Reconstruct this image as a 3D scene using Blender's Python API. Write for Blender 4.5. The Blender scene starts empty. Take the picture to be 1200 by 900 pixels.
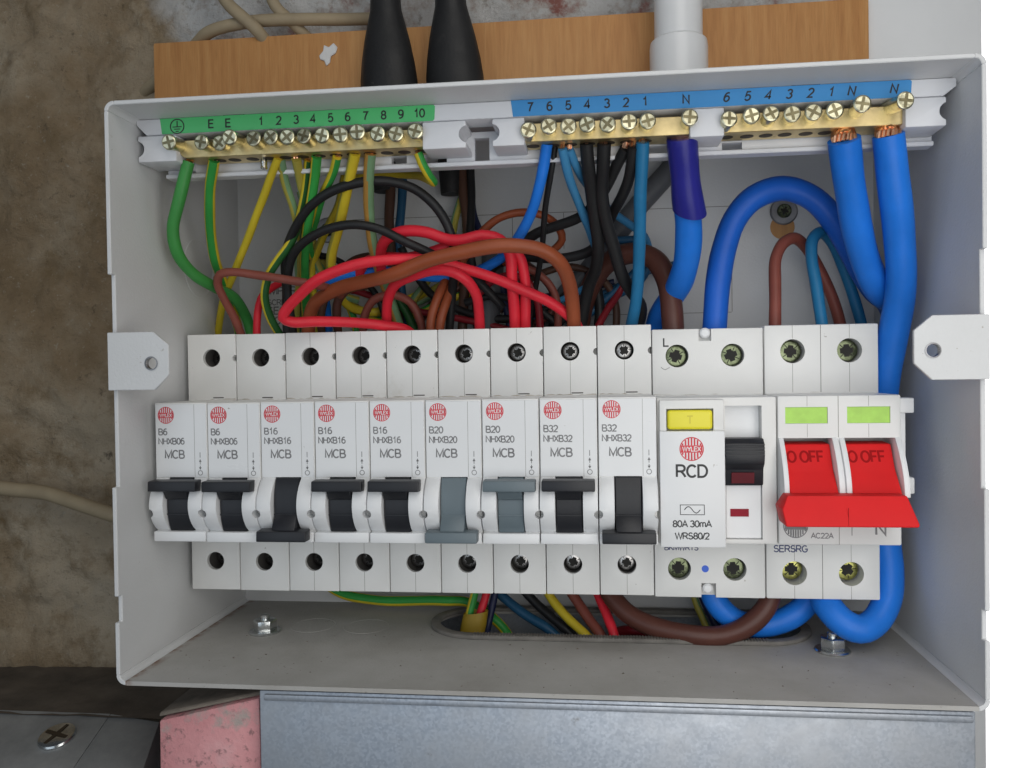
import bpy, bmesh, math, random
from mathutils import Vector, Matrix, noise
random.seed(7)
S = 0.001                      # everything below is measured in millimetres
P = 17.7                       # width of one breaker module
R = math.radians
scene = bpy.context.scene
COL = scene.collection

# ------------------------------------------------------------------ camera
cam_d = bpy.data.cameras.new('camera'); cam = bpy.data.objects.new('camera', cam_d); COL.objects.link(cam)
cam_d.sensor_fit = 'HORIZONTAL'; cam_d.sensor_width = 36.0; cam_d.lens = 944.546 / 1200 * 36
cam_d.clip_start = 0.01; cam_d.clip_end = 20
rt = Vector((0.99373760, 0.11078004, -0.01460702)); fw = Vector((-0.11099071, 0.99371569, -0.01449812)); up = Vector((0.01290912, 0.01602857, 0.99978820))
m = Matrix((rt, up, -fw)).transposed().to_4x4(); m.translation = Vector((143.0852, -313.6444, 30.3773)) * S
cam.matrix_world = m
scene.camera = cam

# ------------------------------------------------------------------ light
world = bpy.data.worlds.new('World'); scene.world = world; world.use_nodes = True
bg = world.node_tree.nodes['Background']; bg.inputs[0].default_value = (0.80, 0.90, 1.0, 1); bg.inputs[1].default_value = 0.05
def area(name, loc, target, sx, sy, power, color):
    d = bpy.data.lights.new(name, 'AREA'); d.shape = 'RECTANGLE'; d.size = sx; d.size_y = sy; d.energy = power; d.color = color
    o = bpy.data.objects.new(name, d); COL.objects.link(o); o.location = Vector(loc) * S
    o.rotation_euler = (Vector(target) - Vector(loc)).to_track_quat('-Z', 'Y').to_euler()
    return o
area('window_daylight', (240, -300, 5), (180, -60, 10), 0.22, 0.26, 0.44, (1.0, 0.985, 0.96))
area('upper_fill', (230, -470, 420), (140, -40, 80), 0.35, 0.35, 0.90, (1.0, 0.97, 0.92))  # added lamp, no real roof opening; lifts the timber and upper wall
area('left_fill', (-160, -700, 30), (230, -60, 10), 0.6, 0.6, 1.15, (0.78, 0.89, 1.0))  # added cool fill from left front for the right inner wall, no known door
scene.view_settings.view_transform = 'Standard'; scene.view_settings.look = 'None'
scene.view_settings.exposure = 0.0; scene.view_settings.gamma = 1.0; scene.view_settings.use_curve_mapping = False

# ------------------------------------------------------------------ materials
def principled(name):
    mt = bpy.data.materials.new(name); mt.use_nodes = True
    nt = mt.node_tree; b = nt.nodes['Principled BSDF']
    return mt, nt, b
def nd(nt, t, **kw):
    n = nt.nodes.new(t)
    for k, v in kw.items():
        if k in n.inputs.keys(): n.inputs[k].default_value = v
        else: setattr(n, k, v)
    return n
def rgba(c): return (c[0], c[1], c[2], 1)
def noise_node(nt, scale, detail=4, rough=.55, mapping=None):
    g = nd(nt, 'ShaderNodeNewGeometry')
    n = nd(nt, 'ShaderNodeTexNoise'); n.inputs['Scale'].default_value = scale; n.inputs['Detail'].default_value = detail; n.inputs['Roughness'].default_value = rough
    if mapping:
        mp = nd(nt, 'ShaderNodeMapping'); mp.inputs['Scale'].default_value = mapping
        nt.links.new(g.outputs['Position'], mp.inputs[0]); nt.links.new(mp.outputs[0], n.inputs['Vector'])
    else: nt.links.new(g.outputs['Position'], n.inputs['Vector'])
    return n
def ramp(nt, src, stops):
    r = nd(nt, 'ShaderNodeValToRGB'); el = r.color_ramp.elements
    while len(el) < len(stops): el.new(0.5)
    for e, (p_, c) in zip(el, stops): e.position = p_; e.color = rgba(c)
    nt.links.new(src, r.inputs[0]); return r
def mixc(nt, fac, a, b, mode='MIX'):
    n = nd(nt, 'ShaderNodeMix'); n.data_type = 'RGBA'; n.blend_type = mode
    for sock, v in ((n.inputs[0], fac), (n.inputs[6], a), (n.inputs[7], b)):
        if hasattr(v, 'is_linked'): nt.links.new(v, sock)
        else: sock.default_value = v if isinstance(v, (int, float)) else rgba(v)
    return n.outputs[2]
def bump(nt, b, src, strength, dist):
    n = nd(nt, 'ShaderNodeBump'); n.inputs['Strength'].default_value = strength; n.inputs['Distance'].default_value = dist
    nt.links.new(src, n.inputs['Height']); nt.links.new(n.outputs[0], b.inputs['Normal'])
def simple(name, col, rough=.45, metal=0., var=.08, vscale=60, bscale=900, bstr=.08, dirt=None, dirt_lo=.6, spec=.5, specks=None):
    """one colour with uneven tone, optional dirt blotches and a fine surface relief"""
    mt, nt, b = principled(name)
    n1 = noise_node(nt, vscale, 5)
    lo = tuple(c * (1 - var) for c in col); hi = tuple(min(1, c * (1 + var)) for c in col)
    c = ramp(nt, n1.outputs[0], [(.3, lo), (.7, hi)]).outputs[0]
    if dirt:
        n2 = noise_node(nt, vscale * .55, 8, .7)
        f = ramp(nt, n2.outputs[0], [(dirt_lo, (0, 0, 0)), (min(1, dirt_lo + .18), (1, 1, 1))])
        c = mixc(nt, f.outputs[0], c, dirt)
    if specks:
        n4 = noise_node(nt, 330, 3, .6); f4 = ramp(nt, n4.outputs[0], [(.735, (0, 0, 0)), (.775, (.8, .8, .8))]); c = mixc(nt, f4.outputs[0], c, specks)
        n6 = noise_node(nt, 26, 6, .7, (1, 1, 2.5)); r6 = ramp(nt, n6.outputs[0], [(.35, (rough - .08,) * 3), (.7, (rough + .12,) * 3)]); nt.links.new(r6.outputs[0], b.inputs['Roughness'])
    nt.links.new(c, b.inputs['Base Color'])
    b.inputs['Roughness'].default_value = rough; b.inputs['Metallic'].default_value = metal; b.inputs['Specular IOR Level'].default_value = spec
    if bstr:
        n3 = noise_node(nt, bscale, 3); bump(nt, b, n3.outputs[0], bstr, .0004)
    return mt
M = {}
M['plastic'] = simple('cream_plastic', (.71, .71, .695), .36, var=.035, vscale=35, bscale=2200, bstr=.05, dirt=(.52, .50, .44), dirt_lo=.64, specks=(.25, .22, .18))
M['plastic_white'] = simple('white_plastic', (.74, .75, .76), .34, var=.025, vscale=35, bscale=2200, bstr=.04, dirt=(.62, .61, .58), dirt_lo=.68, specks=(.32, .29, .25))
M['carrier'] = simple('carrier_plastic', (.68, .69, .72), .4, var=.03, bstr=.04)
M['black_plastic'] = simple('black_plastic', (.018, .019, .023), .38, var=.2, spec=.35, bscale=1500, bstr=.1, dirt=(.06, .06, .06), dirt_lo=.66)
M['grey_plastic'] = simple('grey_plastic', (.12, .155, .175), .42, var=.08, bscale=1500, bstr=.08)
M['red_plastic'] = simple('red_plastic', (.66, .018, .02), .55, var=.06, bscale=1200, bstr=.06, spec=.18)
M['yellow_plastic'] = simple('yellow_plastic', (.78, .70, .03), .38, var=.04, bstr=.06)
M['yellow_shade'] = simple('moulded_yellow', (.62, .54, .02), .4, var=.04, bstr=0)
M['green_window'] = simple('green_window', (.38, .66, .10), .45, var=.08, vscale=300, bscale=700, bstr=.2)
M['dark_red'] = simple('dark_red', (.26, .006, .02), .4, var=.1, spec=.15)
M['red_tint'] = simple('red_tint', (.10, .006, .012), .4, var=.3, spec=.15)
M['seam'] = simple('seam_shade', (.20, .19, .17), .8, var=.3, vscale=300, bstr=0)  # dark strips paint the shade of mould seams in place of cut grooves
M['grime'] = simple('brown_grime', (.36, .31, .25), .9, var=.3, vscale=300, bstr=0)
M['gap'] = simple('dark_gap', (.075, .07, .065), .9, var=.2, bstr=0)
M['ink_grey'] = simple('grey_ink', (.20, .20, .205), .6, var=.25, vscale=500, bstr=0)
M['ink_black'] = simple('black_ink', (.02, .02, .022), .5, var=.2, bstr=0)
M['ink_blue'] = simple('blue_ink', (.06, .07, .16), .6, var=.2, bstr=0)
M['ink_red'] = simple('red_ink', (.62, .03, .05), .5, var=.12, vscale=400, bstr=0)
M['ink_white'] = simple('white_ink', (.75, .72, .72), .5, var=.03, bstr=0)
M['blue_dot'] = simple('blue_dot', (.02, .11, .62), .4, bstr=0)
M['ink_debossed'] = simple('debossed_red', (.30, .008, .01), .6, bstr=0, spec=.08)
M['label_green'] = simple('green_label', (.085, .50, .17), .38, var=.05, vscale=80, bstr=.03)
M['label_blue'] = simple('blue_label', (.05, .27, .60), .34, var=.05, vscale=80, bstr=.03)
M['brass'] = simple('brass', (.70, .56, .29), .40, 1, var=.18, vscale=160, bscale=700, bstr=.12, dirt=(.36, .24, .10), dirt_lo=.62)
M['brass_dark'] = simple('brass_hole', (.05, .035, .02), .6, .3, var=.2, bstr=0)
M['screw'] = simple('yellow_zinc_screw', (.60, .57, .40), .30, 1, var=.25, vscale=500, bscale=900, bstr=.2)
M['screw_green'] = simple('olive_zinc_screw', (.13, .15, .09), .25, 1, var=.4, vscale=450, bscale=900, bstr=.25)
M['screw_olive'] = simple('bright_olive_screw', (.36, .36, .12), .28, 1, var=.5, vscale=500, bstr=.3)
M['screw_dull'] = simple('dull_steel_screw', (.42, .41, .40), .28, 1, var=.35, vscale=450, bscale=900, bstr=.2)
M['steel'] = simple('bright_zinc', (.66, .68, .68), .25, 1, var=.15, vscale=300, bstr=.15)
M['washer'] = simple('dull_washer', (.30, .30, .31), .45, .9, var=.15, vscale=300, bstr=.1)
M['copper'] = simple('copper', (.88, .48, .30), .36, 1, var=.2, vscale=600, bstr=.1)
M['recess'] = simple('screw_recess', (.20, .175, .10), .4, .9, var=.3, vscale=600, bstr=0)
M['slot'] = simple('slot_dark', (.015, .014, .012), .8, var=.2, bstr=0)
def wirecol(name, c, rough=.42): M[name] = simple('pvc_' + name, c, rough, var=.10, vscale=90, bscale=1300, bstr=.10, dirt=tuple(x * .8 + .02 for x in c), dirt_lo=.66, spec=.28)
wirecol('green', (.05, .27, .06)); wirecol('stripe_green', (.035, .30, .055)); wirecol('dkgreen', (.02, .10, .025))
wirecol('palegreen', (.17, .30, .16)); wirecol('yellow', (.62, .48, .03)); wirecol('dullyellow', (.38, .33, .06)); wirecol('tan', (.42, .22, .05))
wirecol('black', (.016, .016, .017), .45); wirecol('red', (.66, .022, .04)); wirecol('darkred', (.24, .014, .022))
wirecol('brown', (.085, .042, .028)); wirecol('brown_red', (.22, .062, .045)); wirecol('brown_or', (.27, .065, .025)); wirecol('brown_dk', (.095, .036, .027), .36)
wirecol('blue', (.014, .17, .66)); wirecol('blue_deep', (.012, .11, .52)); wirecol('blue_pale', (.05, .22, .42)); wirecol('teal', (.018, .16, .33)); wirecol('teal_dark', (.018, .085, .17))
wirecol('navy', (.015, .02, .06)); wirecol('grey_sheath', (.10, .105, .115), .5); wirecol('tape_navy', (.022, .022, .22), .32); wirecol('tape_yellow', (.30, .20, .02), .4)
wirecol('cream', (.36, .29, .19), .6); M['heatshrink'] = simple('heatshrink_rubber', (.018, .018, .019), .5, var=.2, vscale=60, bscale=700, bstr=.25, dirt=(.05, .048, .045), dirt_lo=.56, spec=.3, specks=(.30, .29, .27))

def metal_paint():
    mt, nt, b = principled('grey_powder_coat')
    n1 = noise_node(nt, 18, 6); c = ramp(nt, n1.outputs[0], [(.3, (.61, .615, .615)), (.7, (.67, .68, .69))]).outputs[0]
    n2 = noise_node(nt, 420, 4, .7); f = ramp(nt, n2.outputs[0], [(.70, (0, 0, 0)), (.78, (1, 1, 1))]); c = mixc(nt, f.outputs[0], c, (.34, .31, .26))
    # rust bleeding from specks
    n4 = noise_node(nt, 60, 8, .75); f4 = ramp(nt, n4.outputs[0], [(.70, (0, 0, 0)), (.80, (.5, .5, .5))]); c = mixc(nt, f4.outputs[0], c, (.30, .22, .15))
    nt.links.new(c, b.inputs['Base Color']); b.inputs['Roughness'].default_value = .5
    n3 = noise_node(nt, 1100, 3); bump(nt, b, n3.outputs[0], .22, .0005)
    return mt
M['paint'] = metal_paint()
def dusty_paint():
    mt, nt, b = principled('dusty_powder_coat')     # the box floor carries years of settled dust
    n1 = noise_node(nt, 26, 7, .65); c = ramp(nt, n1.outputs[0], [(.25, (.30, .285, .26)), (.55, (.40, .39, .37)), (.8, (.47, .46, .445))]).outputs[0]
    n2 = noise_node(nt, 380, 4, .7); f = ramp(nt, n2.outputs[0], [(.66, (0, 0, 0)), (.76, (1, 1, 1))]); c = mixc(nt, f.outputs[0], c, (.10, .08, .06))
    g = nd(nt, 'ShaderNodeNewGeometry'); sx = nd(nt, 'ShaderNodeSeparateXYZ'); nt.links.new(g.outputs['Position'], sx.inputs[0])
    mr = nd(nt, 'ShaderNodeMapRange'); mr.inputs['From Min'].default_value = .0022; mr.inputs['From Max'].default_value = -.001; nt.links.new(sx.outputs[0], mr.inputs[0])
    n5 = noise_node(nt, 150, 6, .7); f5 = ramp(nt, n5.outputs[0], [(.42, (0, 0, 0)), (.58, (1, 1, 1))]); mu = nd(nt, 'ShaderNodeMath', operation='MULTIPLY'); nt.links.new(mr.outputs[0], mu.inputs[0]); nt.links.new(f5.outputs[0], mu.inputs[1])
    c = mixc(nt, mu.outputs[0], c, (.17, .075, .035))
    nt.links.new(c, b.inputs['Base Color']); b.inputs['Roughness'].default_value = .62
    n3 = noise_node(nt, 1100, 3); bump(nt, b, n3.outputs[0], .25, .0005)
    return mt
M['dusty'] = dusty_paint()
def galvanised():
    mt, nt, b = principled('galvanised_steel')
    g = nd(nt, 'ShaderNodeNewGeometry'); v = nd(nt, 'ShaderNodeTexVoronoi'); v.inputs['Scale'].default_value = 1300
    nt.links.new(g.outputs['Position'], v.inputs['Vector'])
    c1 = ramp(nt, v.outputs['Color'], [(.2, (.38, .42, .48)), (.8, (.48, .52, .58))]).outputs[0]
    n1 = noise_node(nt, 30, 7, .65); f = ramp(nt, n1.outputs[0], [(.40, (0, 0, 0)), (.70, (1, 1, 1))]); c = mixc(nt, f.outputs[0], c1, (.46, .48, .51))
    n2 = noise_node(nt, 55, 8, .75); f2 = ramp(nt, n2.outputs[0], [(.66, (0, 0, 0)), (.74, (.8, .8, .8))]); c = mixc(nt, f2.outputs[0], c, (.20, .19, .18))
    nt.links.new(c, b.inputs['Base Color']); b.inputs['Metallic'].default_value = .75
    n4 = noise_node(nt, 200, 5); r = ramp(nt, n4.outputs[0], [(.3, (.46,) * 3), (.7, (.62,) * 3)]); nt.links.new(r.outputs[0], b.inputs['Roughness'])
    bump(nt, b, n1.outputs[0], .12, .001)
    return mt
M['galv'] = galvanised()
def dark_metal():
    mt, nt, b = principled('dirty_dark_steel')
    n1 = noise_node(nt, 40, 7, .7); c = ramp(nt, n1.outputs[0], [(.3, (.20, .21, .215)), (.7, (.34, .35, .355))]).outputs[0]
    nt.links.new(c, b.inputs['Base Color']); b.inputs['Metallic'].default_value = .15; b.inputs['Roughness'].default_value = .42
    n3 = noise_node(nt, 300, 4); bump(nt, b, n3.outputs[0], .15, .0006)
    return mt
M['dark_metal'] = dark_metal()
def plaster():
    mt, nt, b = principled('crumbling_plaster')
    n1 = noise_node(nt, 11, 9, .62); c = ramp(nt, n1.outputs[0], [(.28, (.18, .115, .06)), (.42, (.32, .235, .145)), (.55, (.45, .365, .26)), (.72, (.57, .495, .385))]).outputs[0]
    n2 = noise_node(nt, 34, 9, .7); f = ramp(nt, n2.outputs[0], [(.50, (0, 0, 0)), (.66, (1, 1, 1))]); c = mixc(nt, f.outputs[0], c, (.24, .17, .095))
    n3 = noise_node(nt, 120, 8, .75); f3 = ramp(nt, n3.outputs[0], [(.60, (0, 0, 0)), (.70, (.85, .85, .85))]); c = mixc(nt, f3.outputs[0], c, (.11, .085, .06))
    n5 = noise_node(nt, 75, 6, .7); f5 = ramp(nt, n5.outputs[0], [(.64, (0, 0, 0)), (.70, (.7, .7, .7))]); c = mixc(nt, f5.outputs[0], c, (.34, .30, .24))
    n8 = noise_node(nt, 520, 5, .75); f8 = ramp(nt, n8.outputs[0], [(.58, (0, 0, 0)), (.70, (.45, .45, .45))]); c = mixc(nt, f8.outputs[0], c, (.13, .10, .07))
    n9 = noise_node(nt, 420, 5, .75); f9 = ramp(nt, n9.outputs[0], [(.60, (0, 0, 0)), (.70, (.6, .6, .6))]); c = mixc(nt, f9.outputs[0], c, (.52, .48, .40))
    # old white limewash with red brick showing through, above and behind the timber
    g = nd(nt, 'ShaderNodeNewGeometry'); sx = nd(nt, 'ShaderNodeSeparateXYZ'); nt.links.new(g.outputs['Position'], sx.inputs[0])
    nz = noise_node(nt, 30, 6); ad = nd(nt, 'ShaderNodeMath', operation='MULTIPLY_ADD'); ad.inputs[1].default_value = .06; nt.links.new(nz.outputs[0], ad.inputs[0]); nt.links.new(sx.outputs[0], ad.inputs[2])
    st = nd(nt, 'ShaderNodeMapRange'); st.inputs['From Min'].default_value = -.022; st.inputs['From Max'].default_value = -.002; nt.links.new(ad.outputs[0], st.inputs[0])
    n6 = noise_node(nt, 60, 9, .7); wash = ramp(nt, n6.outputs[0], [(.32, (.30, .13, .11)), (.42, (.50, .46, .43)), (.50, (.62, .62, .61)), (.8, (.70, .70, .70))]).outputs[0]
    n7 = noise_node(nt, 160, 6, .7); f7 = ramp(nt, n7.outputs[0], [(.58, (0, 0, 0)), (.66, (.8, .8, .8))]); wash = mixc(nt, f7.outputs[0], wash, (.34, .31, .28))
    c = mixc(nt, st.outputs[0], c, wash)
    nt.links.new(c, b.inputs['Base Color']); b.inputs['Roughness'].default_value = .93; b.inputs['Specular IOR Level'].default_value = .2
    bump(nt, b, mixc(nt, .45, n3.outputs[0], n8.outputs[0]), 1.0, .003)
    return mt
M['plaster'] = plaster()
def wood():
    mt, nt, b = principled('plywood')
    n1 = noise_node(nt, 60, 7, .6, (6, 6, .55)); c = ramp(nt, n1.outputs[0], [(.24, (.42, .185, .06)), (.5, (.52, .25, .085)), (.78, (.60, .32, .12))]).outputs[0]
    n2 = noise_node(nt, 260, 6, .6, (5, 5, .35)); f = ramp(nt, n2.outputs[0], [(.50, (0, 0, 0)), (.75, (.28, .28, .28))]); c = mixc(nt, f.outputs[0], c, (.28, .125, .04))
    n3 = noise_node(nt, 38, 7, .7); f3 = ramp(nt, n3.outputs[0], [(.68, (0, 0, 0)), (.80, (.55, .55, .55))]); c = mixc(nt, f3.outputs[0], c, (.16, .085, .04))
    n4 = noise_node(nt, 9, 4, .5); f4 = ramp(nt, n4.outputs[0], [(.4, (0, 0, 0)), (.7, (.5, .5, .5))]); c = mixc(nt, f4.outputs[0], c, (.58, .33, .14))
    nt.links.new(c, b.inputs['Base Color']); b.inputs['Roughness'].default_value = .6
    bump(nt, b, n2.outputs[0], .25, .0006)
    return mt
M['wood'] = wood()
M['white_paint'] = simple('white_painted_board', (.72, .73, .74), .55, var=.04, vscale=25, bscale=260, bstr=.2, dirt=(.45, .44, .42), dirt_lo=.68)
M['conduit'] = simple('white_conduit', (.76, .77, .78), .3, var=.03, bstr=.03, dirt=(.6, .58, .54), dirt_lo=.72)
M['paint_blob'] = simple('white_paint_blob', (.72, .71, .70), .55, var=.05, bstr=.3, bscale=500)
def pink():
    mt, nt, b = principled('pink_painted_masonry')
    n1 = noise_node(nt, 45, 7, .65); c = ramp(nt, n1.outputs[0], [(.3, (.60, .25, .26)), (.6, (.72, .34, .35)), (.8, (.74, .44, .45))]).outputs[0]
    n2 = noise_node(nt, 330, 5, .7); f = ramp(nt, n2.outputs[0], [(.56, (0, 0, 0)), (.66, (.75, .75, .75))]); c = mixc(nt, f.outputs[0], c, (.20, .12, .12))
    n3 = noise_node(nt, 60, 9, .75); f3 = ramp(nt, n3.outputs[0], [(.52, (0, 0, 0)), (.64, (.9, .9, .9))]); c = mixc(nt, f3.outputs[0], c, (.40, .36, .33))
    nt.links.new(c, b.inputs['Base Color']); b.inputs['Roughness'].default_value = .8; bump(nt, b, n2.outputs[0], .5, .0012)
    return mt
M['pink'] = pink()
M['mortar'] = simple('dusty_mortar', (.20, .17, .14), .95, var=.35, vscale=120, bscale=500, bstr=.6)
M['dirt'] = simple('sooty_concrete', (.10, .082, .064), .95, var=.4, vscale=50, bscale=260, bstr=.7, dirt=(.17, .15, .12), dirt_lo=.62)
M['rubber'] = simple('dusty_rubber_strip', (.17, .16, .145), .8, var=.2, vscale=200, bscale=900, bstr=.3)
M['rail'] = simple('zinc_rail', (.55, .57, .58), .35, .9, var=.1)
mt, nt, b = principled('overexposed_daylight'); b.inputs['Base Color'].default_value = (.8, .8, .8, 1); b.inputs['Emission Color'].default_value = (1, 1, 1, 1); b.inputs['Emission Strength'].default_value = 2.2
M['daylight'] = mt

# ------------------------------------------------------------------ mesh helpers (millimetres)
ORG = {}
class MB:
    def __init__(s): s.bm = bmesh.new()
    def box(s, x0, x1, y0, y1, z0, z1, mi=0):
        v = [s.bm.verts.new((x, y, z)) for x in (x0, x1) for y in (y0, y1) for z in (z0, z1)]
        for f in ((0, 1, 3, 2), (4, 6, 7, 5), (0, 4, 5, 1), (2, 3, 7, 6), (0, 2, 6, 4), (1, 5, 7, 3)):
            s.bm.faces.new([v[i] for i in f]).material_index = mi
        return s
    def prism(s, poly, axis, a, b):
        """poly: list of 2-D points in the two other axes (x: y,z - y: x,z - z: x,y)"""
        def pt(p, t): return {'x': (t, p[0], p[1]), 'y': (p[0], t, p[1]), 'z': (p[0], p[1], t)}[axis]
        A = [s.bm.verts.new(pt(p, a)) for p in poly]; B = [s.bm.verts.new(pt(p, b)) for p in poly]
        s.bm.faces.new(A); s.bm.faces.new(B[::-1]); n = len(poly)
        for i in range(n): s.bm.faces.new((A[i], A[(i + 1) % n], B[(i + 1) % n], B[i]))
        return s
    def cone(s, c, axis, r0, r1, h0, h1, n=24, sx=1.0):
        ax = {'x': Vector((1, 0, 0)), 'y': Vector((0, 1, 0)), 'z': Vector((0, 0, 1))}[axis] if isinstance(axis, str) else Vector(axis).normalized()
        u = ax.orthogonal().normalized(); w = ax.cross(u); c = Vector(c)
        A = []; B = []
        for k in range(n):
            t = 2 * math.pi * k / n; d = u * math.cos(t) * sx + w * math.sin(t)
            A.append(s.bm.verts.new(c + ax * h0 + d * r0)); B.append(s.bm.verts.new(c + ax * h1 + d * r1))
        s.bm.faces.new(A[::-1]); s.bm.faces.new(B)
        for k in range(n): s.bm.faces.new((A[k], A[(k + 1) % n], B[(k + 1) % n], B[k]))
        return s
    def lathe(s, prof, c=(0, 0, 0), axis='y', n=24):
        """prof: (radius, height along axis)"""
        ax = {'x': Vector((1, 0, 0)), 'y': Vector((0, 1, 0)), 'z': Vector((0, 0, 1))}[axis] if isinstance(axis, str) else Vector(axis).normalized()
        u = ax.orthogonal().normalized(); w = ax.cross(u); c = Vector(c); rings = []
        for r, h in prof:
            if r < 1e-6: rings.append([s.bm.verts.new(c + ax * h)])
            else: rings.append([s.bm.verts.new(c + ax * h + (u * math.cos(2 * math.pi * k / n) + w * math.sin(2 * math.pi * k / n)) * r) for k in range(n)])
        for a, b in zip(rings, rings[1:]):
            for k in range(n):
                k2 = (k + 1) % n
                if len(a) == 1 and len(b) > 1: s.bm.faces.new((a[0], b[k], b[k2]))
                elif len(b) == 1 and len(a) > 1: s.bm.faces.new((a[k], b[0], a[k2]))
                elif len(a) > 1: s.bm.faces.new((a[k], b[k], b[k2], a[k2]))
        return s
    def tube(s, pts, r, n=14, cap=True, colour=None, skew=0.0):
        pts = [Vector(p) for p in pts]; N = len(pts); rad = r if callable(r) else (lambda t: r)
        tans = [((pts[min(i + 1, N - 1)] - pts[max(i - 1, 0)]).normalized()) for i in range(N)]
        ref = Vector((0, -1, 0)); nrm = (ref - tans[0] * ref.dot(tans[0])).normalized(); rings = []
        for i in range(N):
            if i:
                q = tans[i - 1].rotation_difference(tans[i]); nrm = q @ nrm; nrm = (nrm - tans[i] * nrm.dot(tans[i])).normalized()
            bn = tans[i].cross(nrm); rr = rad(i / (N - 1)); ring = []
            for k in range(n):
                a = 2 * math.pi * k / n
                off = tans[i] * (skew * math.cos(a + .9)) if (skew and i == N - 1) else Vector()
                ring.append(s.bm.verts.new(pts[i] + (nrm * math.cos(a) + bn * math.sin(a)) * rr + off))
            rings.append(ring)
        for i in range(N - 1):
            for k in range(n):
                f = s.bm.faces.new((rings[i][k], rings[i][(k + 1) % n], rings[i + 1][(k + 1) % n], rings[i + 1][k])); f.smooth = True
                if colour: f.material_index = colour((k + .5) / n, i / (N - 1))
        if cap: s.bm.faces.new(rings[0][::-1]); s.bm.faces.new(rings[-1])
        return s
    def bevel(s, off, seg=2, ang=30):
        bmesh.ops.remove_doubles(s.bm, verts=s.bm.verts, dist=1e-5)
        bmesh.ops.recalc_face_normals(s.bm, faces=s.bm.faces)
        ed = [e for e in s.bm.edges if len(e.link_faces) == 2 and e.calc_face_angle(0) > R(ang)]
        bmesh.ops.bevel(s.bm, geom=ed, offset=off, segments=seg, profile=.5, affect='EDGES', clamp_overlap=True)
        return s
    def mesh(s, name, smooth=30):
        bmesh.ops.recalc_face_normals(s.bm, faces=s.bm.faces)
        me = bpy.data.meshes.new(name); s.bm.to_mesh(me); s.bm.free()
        if smooth:
            for p_ in me.polygons: p_.use_smooth = True
            me.set_sharp_from_angle(angle=R(smooth))
        return me
    def build(s, name, mat, parent=None, smooth=30, label=None, cat=None, group=None, kind=None):
        return link(name, s.mesh(name, smooth), mat, parent, label, cat, group, kind)
def link(name, me, mat, parent=None, label=None, cat=None, group=None, kind=None):
    """me is in absolute millimetres; the object gets an origin of its own (top level) or its parent's"""
    o = bpy.data.objects.new(name, me); COL.objects.link(o)
    for x in (mat if isinstance(mat, (list, tuple)) else [mat]): me.materials.append(M[x] if isinstance(x, str) else x)
    if parent is not None: org = ORG[parent.name]
    else:
        n = len(me.vertices); xs = [v.co for v in me.vertices]
        org = Vector(((min(v.x for v in xs) + max(v.x for v in xs)) / 2, (min(v.y for v in xs) + max(v.y for v in xs)) / 2, min(v.z for v in xs)))
    me.transform(Matrix.Scale(S, 4) @ Matrix.Translation(-org)); ORG[o.name] = org
    if parent is not None: o.parent = parent
    else: o.location = org * S
    tag(o, label, cat, group, kind)
    return o
def tag(o, label=None, cat=None, group=None, kind=None):
    for k, v in (('label', label), ('category', cat), ('group', group), ('kind', kind)):
        if v: o[k] = v
    return o
def thing(name, org, label, cat, group=None, kind=None):
    o = bpy.data.objects.new(name, None); COL.objects.link(o); o.empty_display_size = .01
    ORG[o.name] = Vector(org); o.location = Vector(org) * S
    return tag(o, label, cat, group, kind)
def cut(me, cutters):
    """boolean-difference a list of MBs from a mesh (millimetres)"""
    o = bpy.data.objects.new('tmp', me); COL.objects.link(o); tmp = []
    for c in cutters:
        cm = c.mesh('cutter', 0); co = bpy.data.objects.new('cutter', cm); COL.objects.link(co); tmp.append(co)
        md = o.modifiers.new('b', 'BOOLEAN'); md.operation = 'DIFFERENCE'; md.object = co; md.solver = 'EXACT'
    bpy.context.view_layer.update()
    dg = bpy.context.evaluated_depsgraph_get()
    out = bpy.data.meshes.new_from_object(o.evaluated_get(dg)); out.materials.clear()
    for co in tmp: bpy.data.objects.remove(co)
    bpy.data.objects.remove(o)
    for p_ in out.polygons: p_.use_smooth = True
    out.set_sharp_from_angle(angle=R(30))
    return out
def _arc(cx, cy, rx, ry, a0, a1, n=14): return [(cx + rx * math.cos(R(a0 + (a1 - a0) * k / n)), cy + ry * math.sin(R(a0 + (a1 - a0) * k / n))) for k in range(n + 1)]
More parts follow.
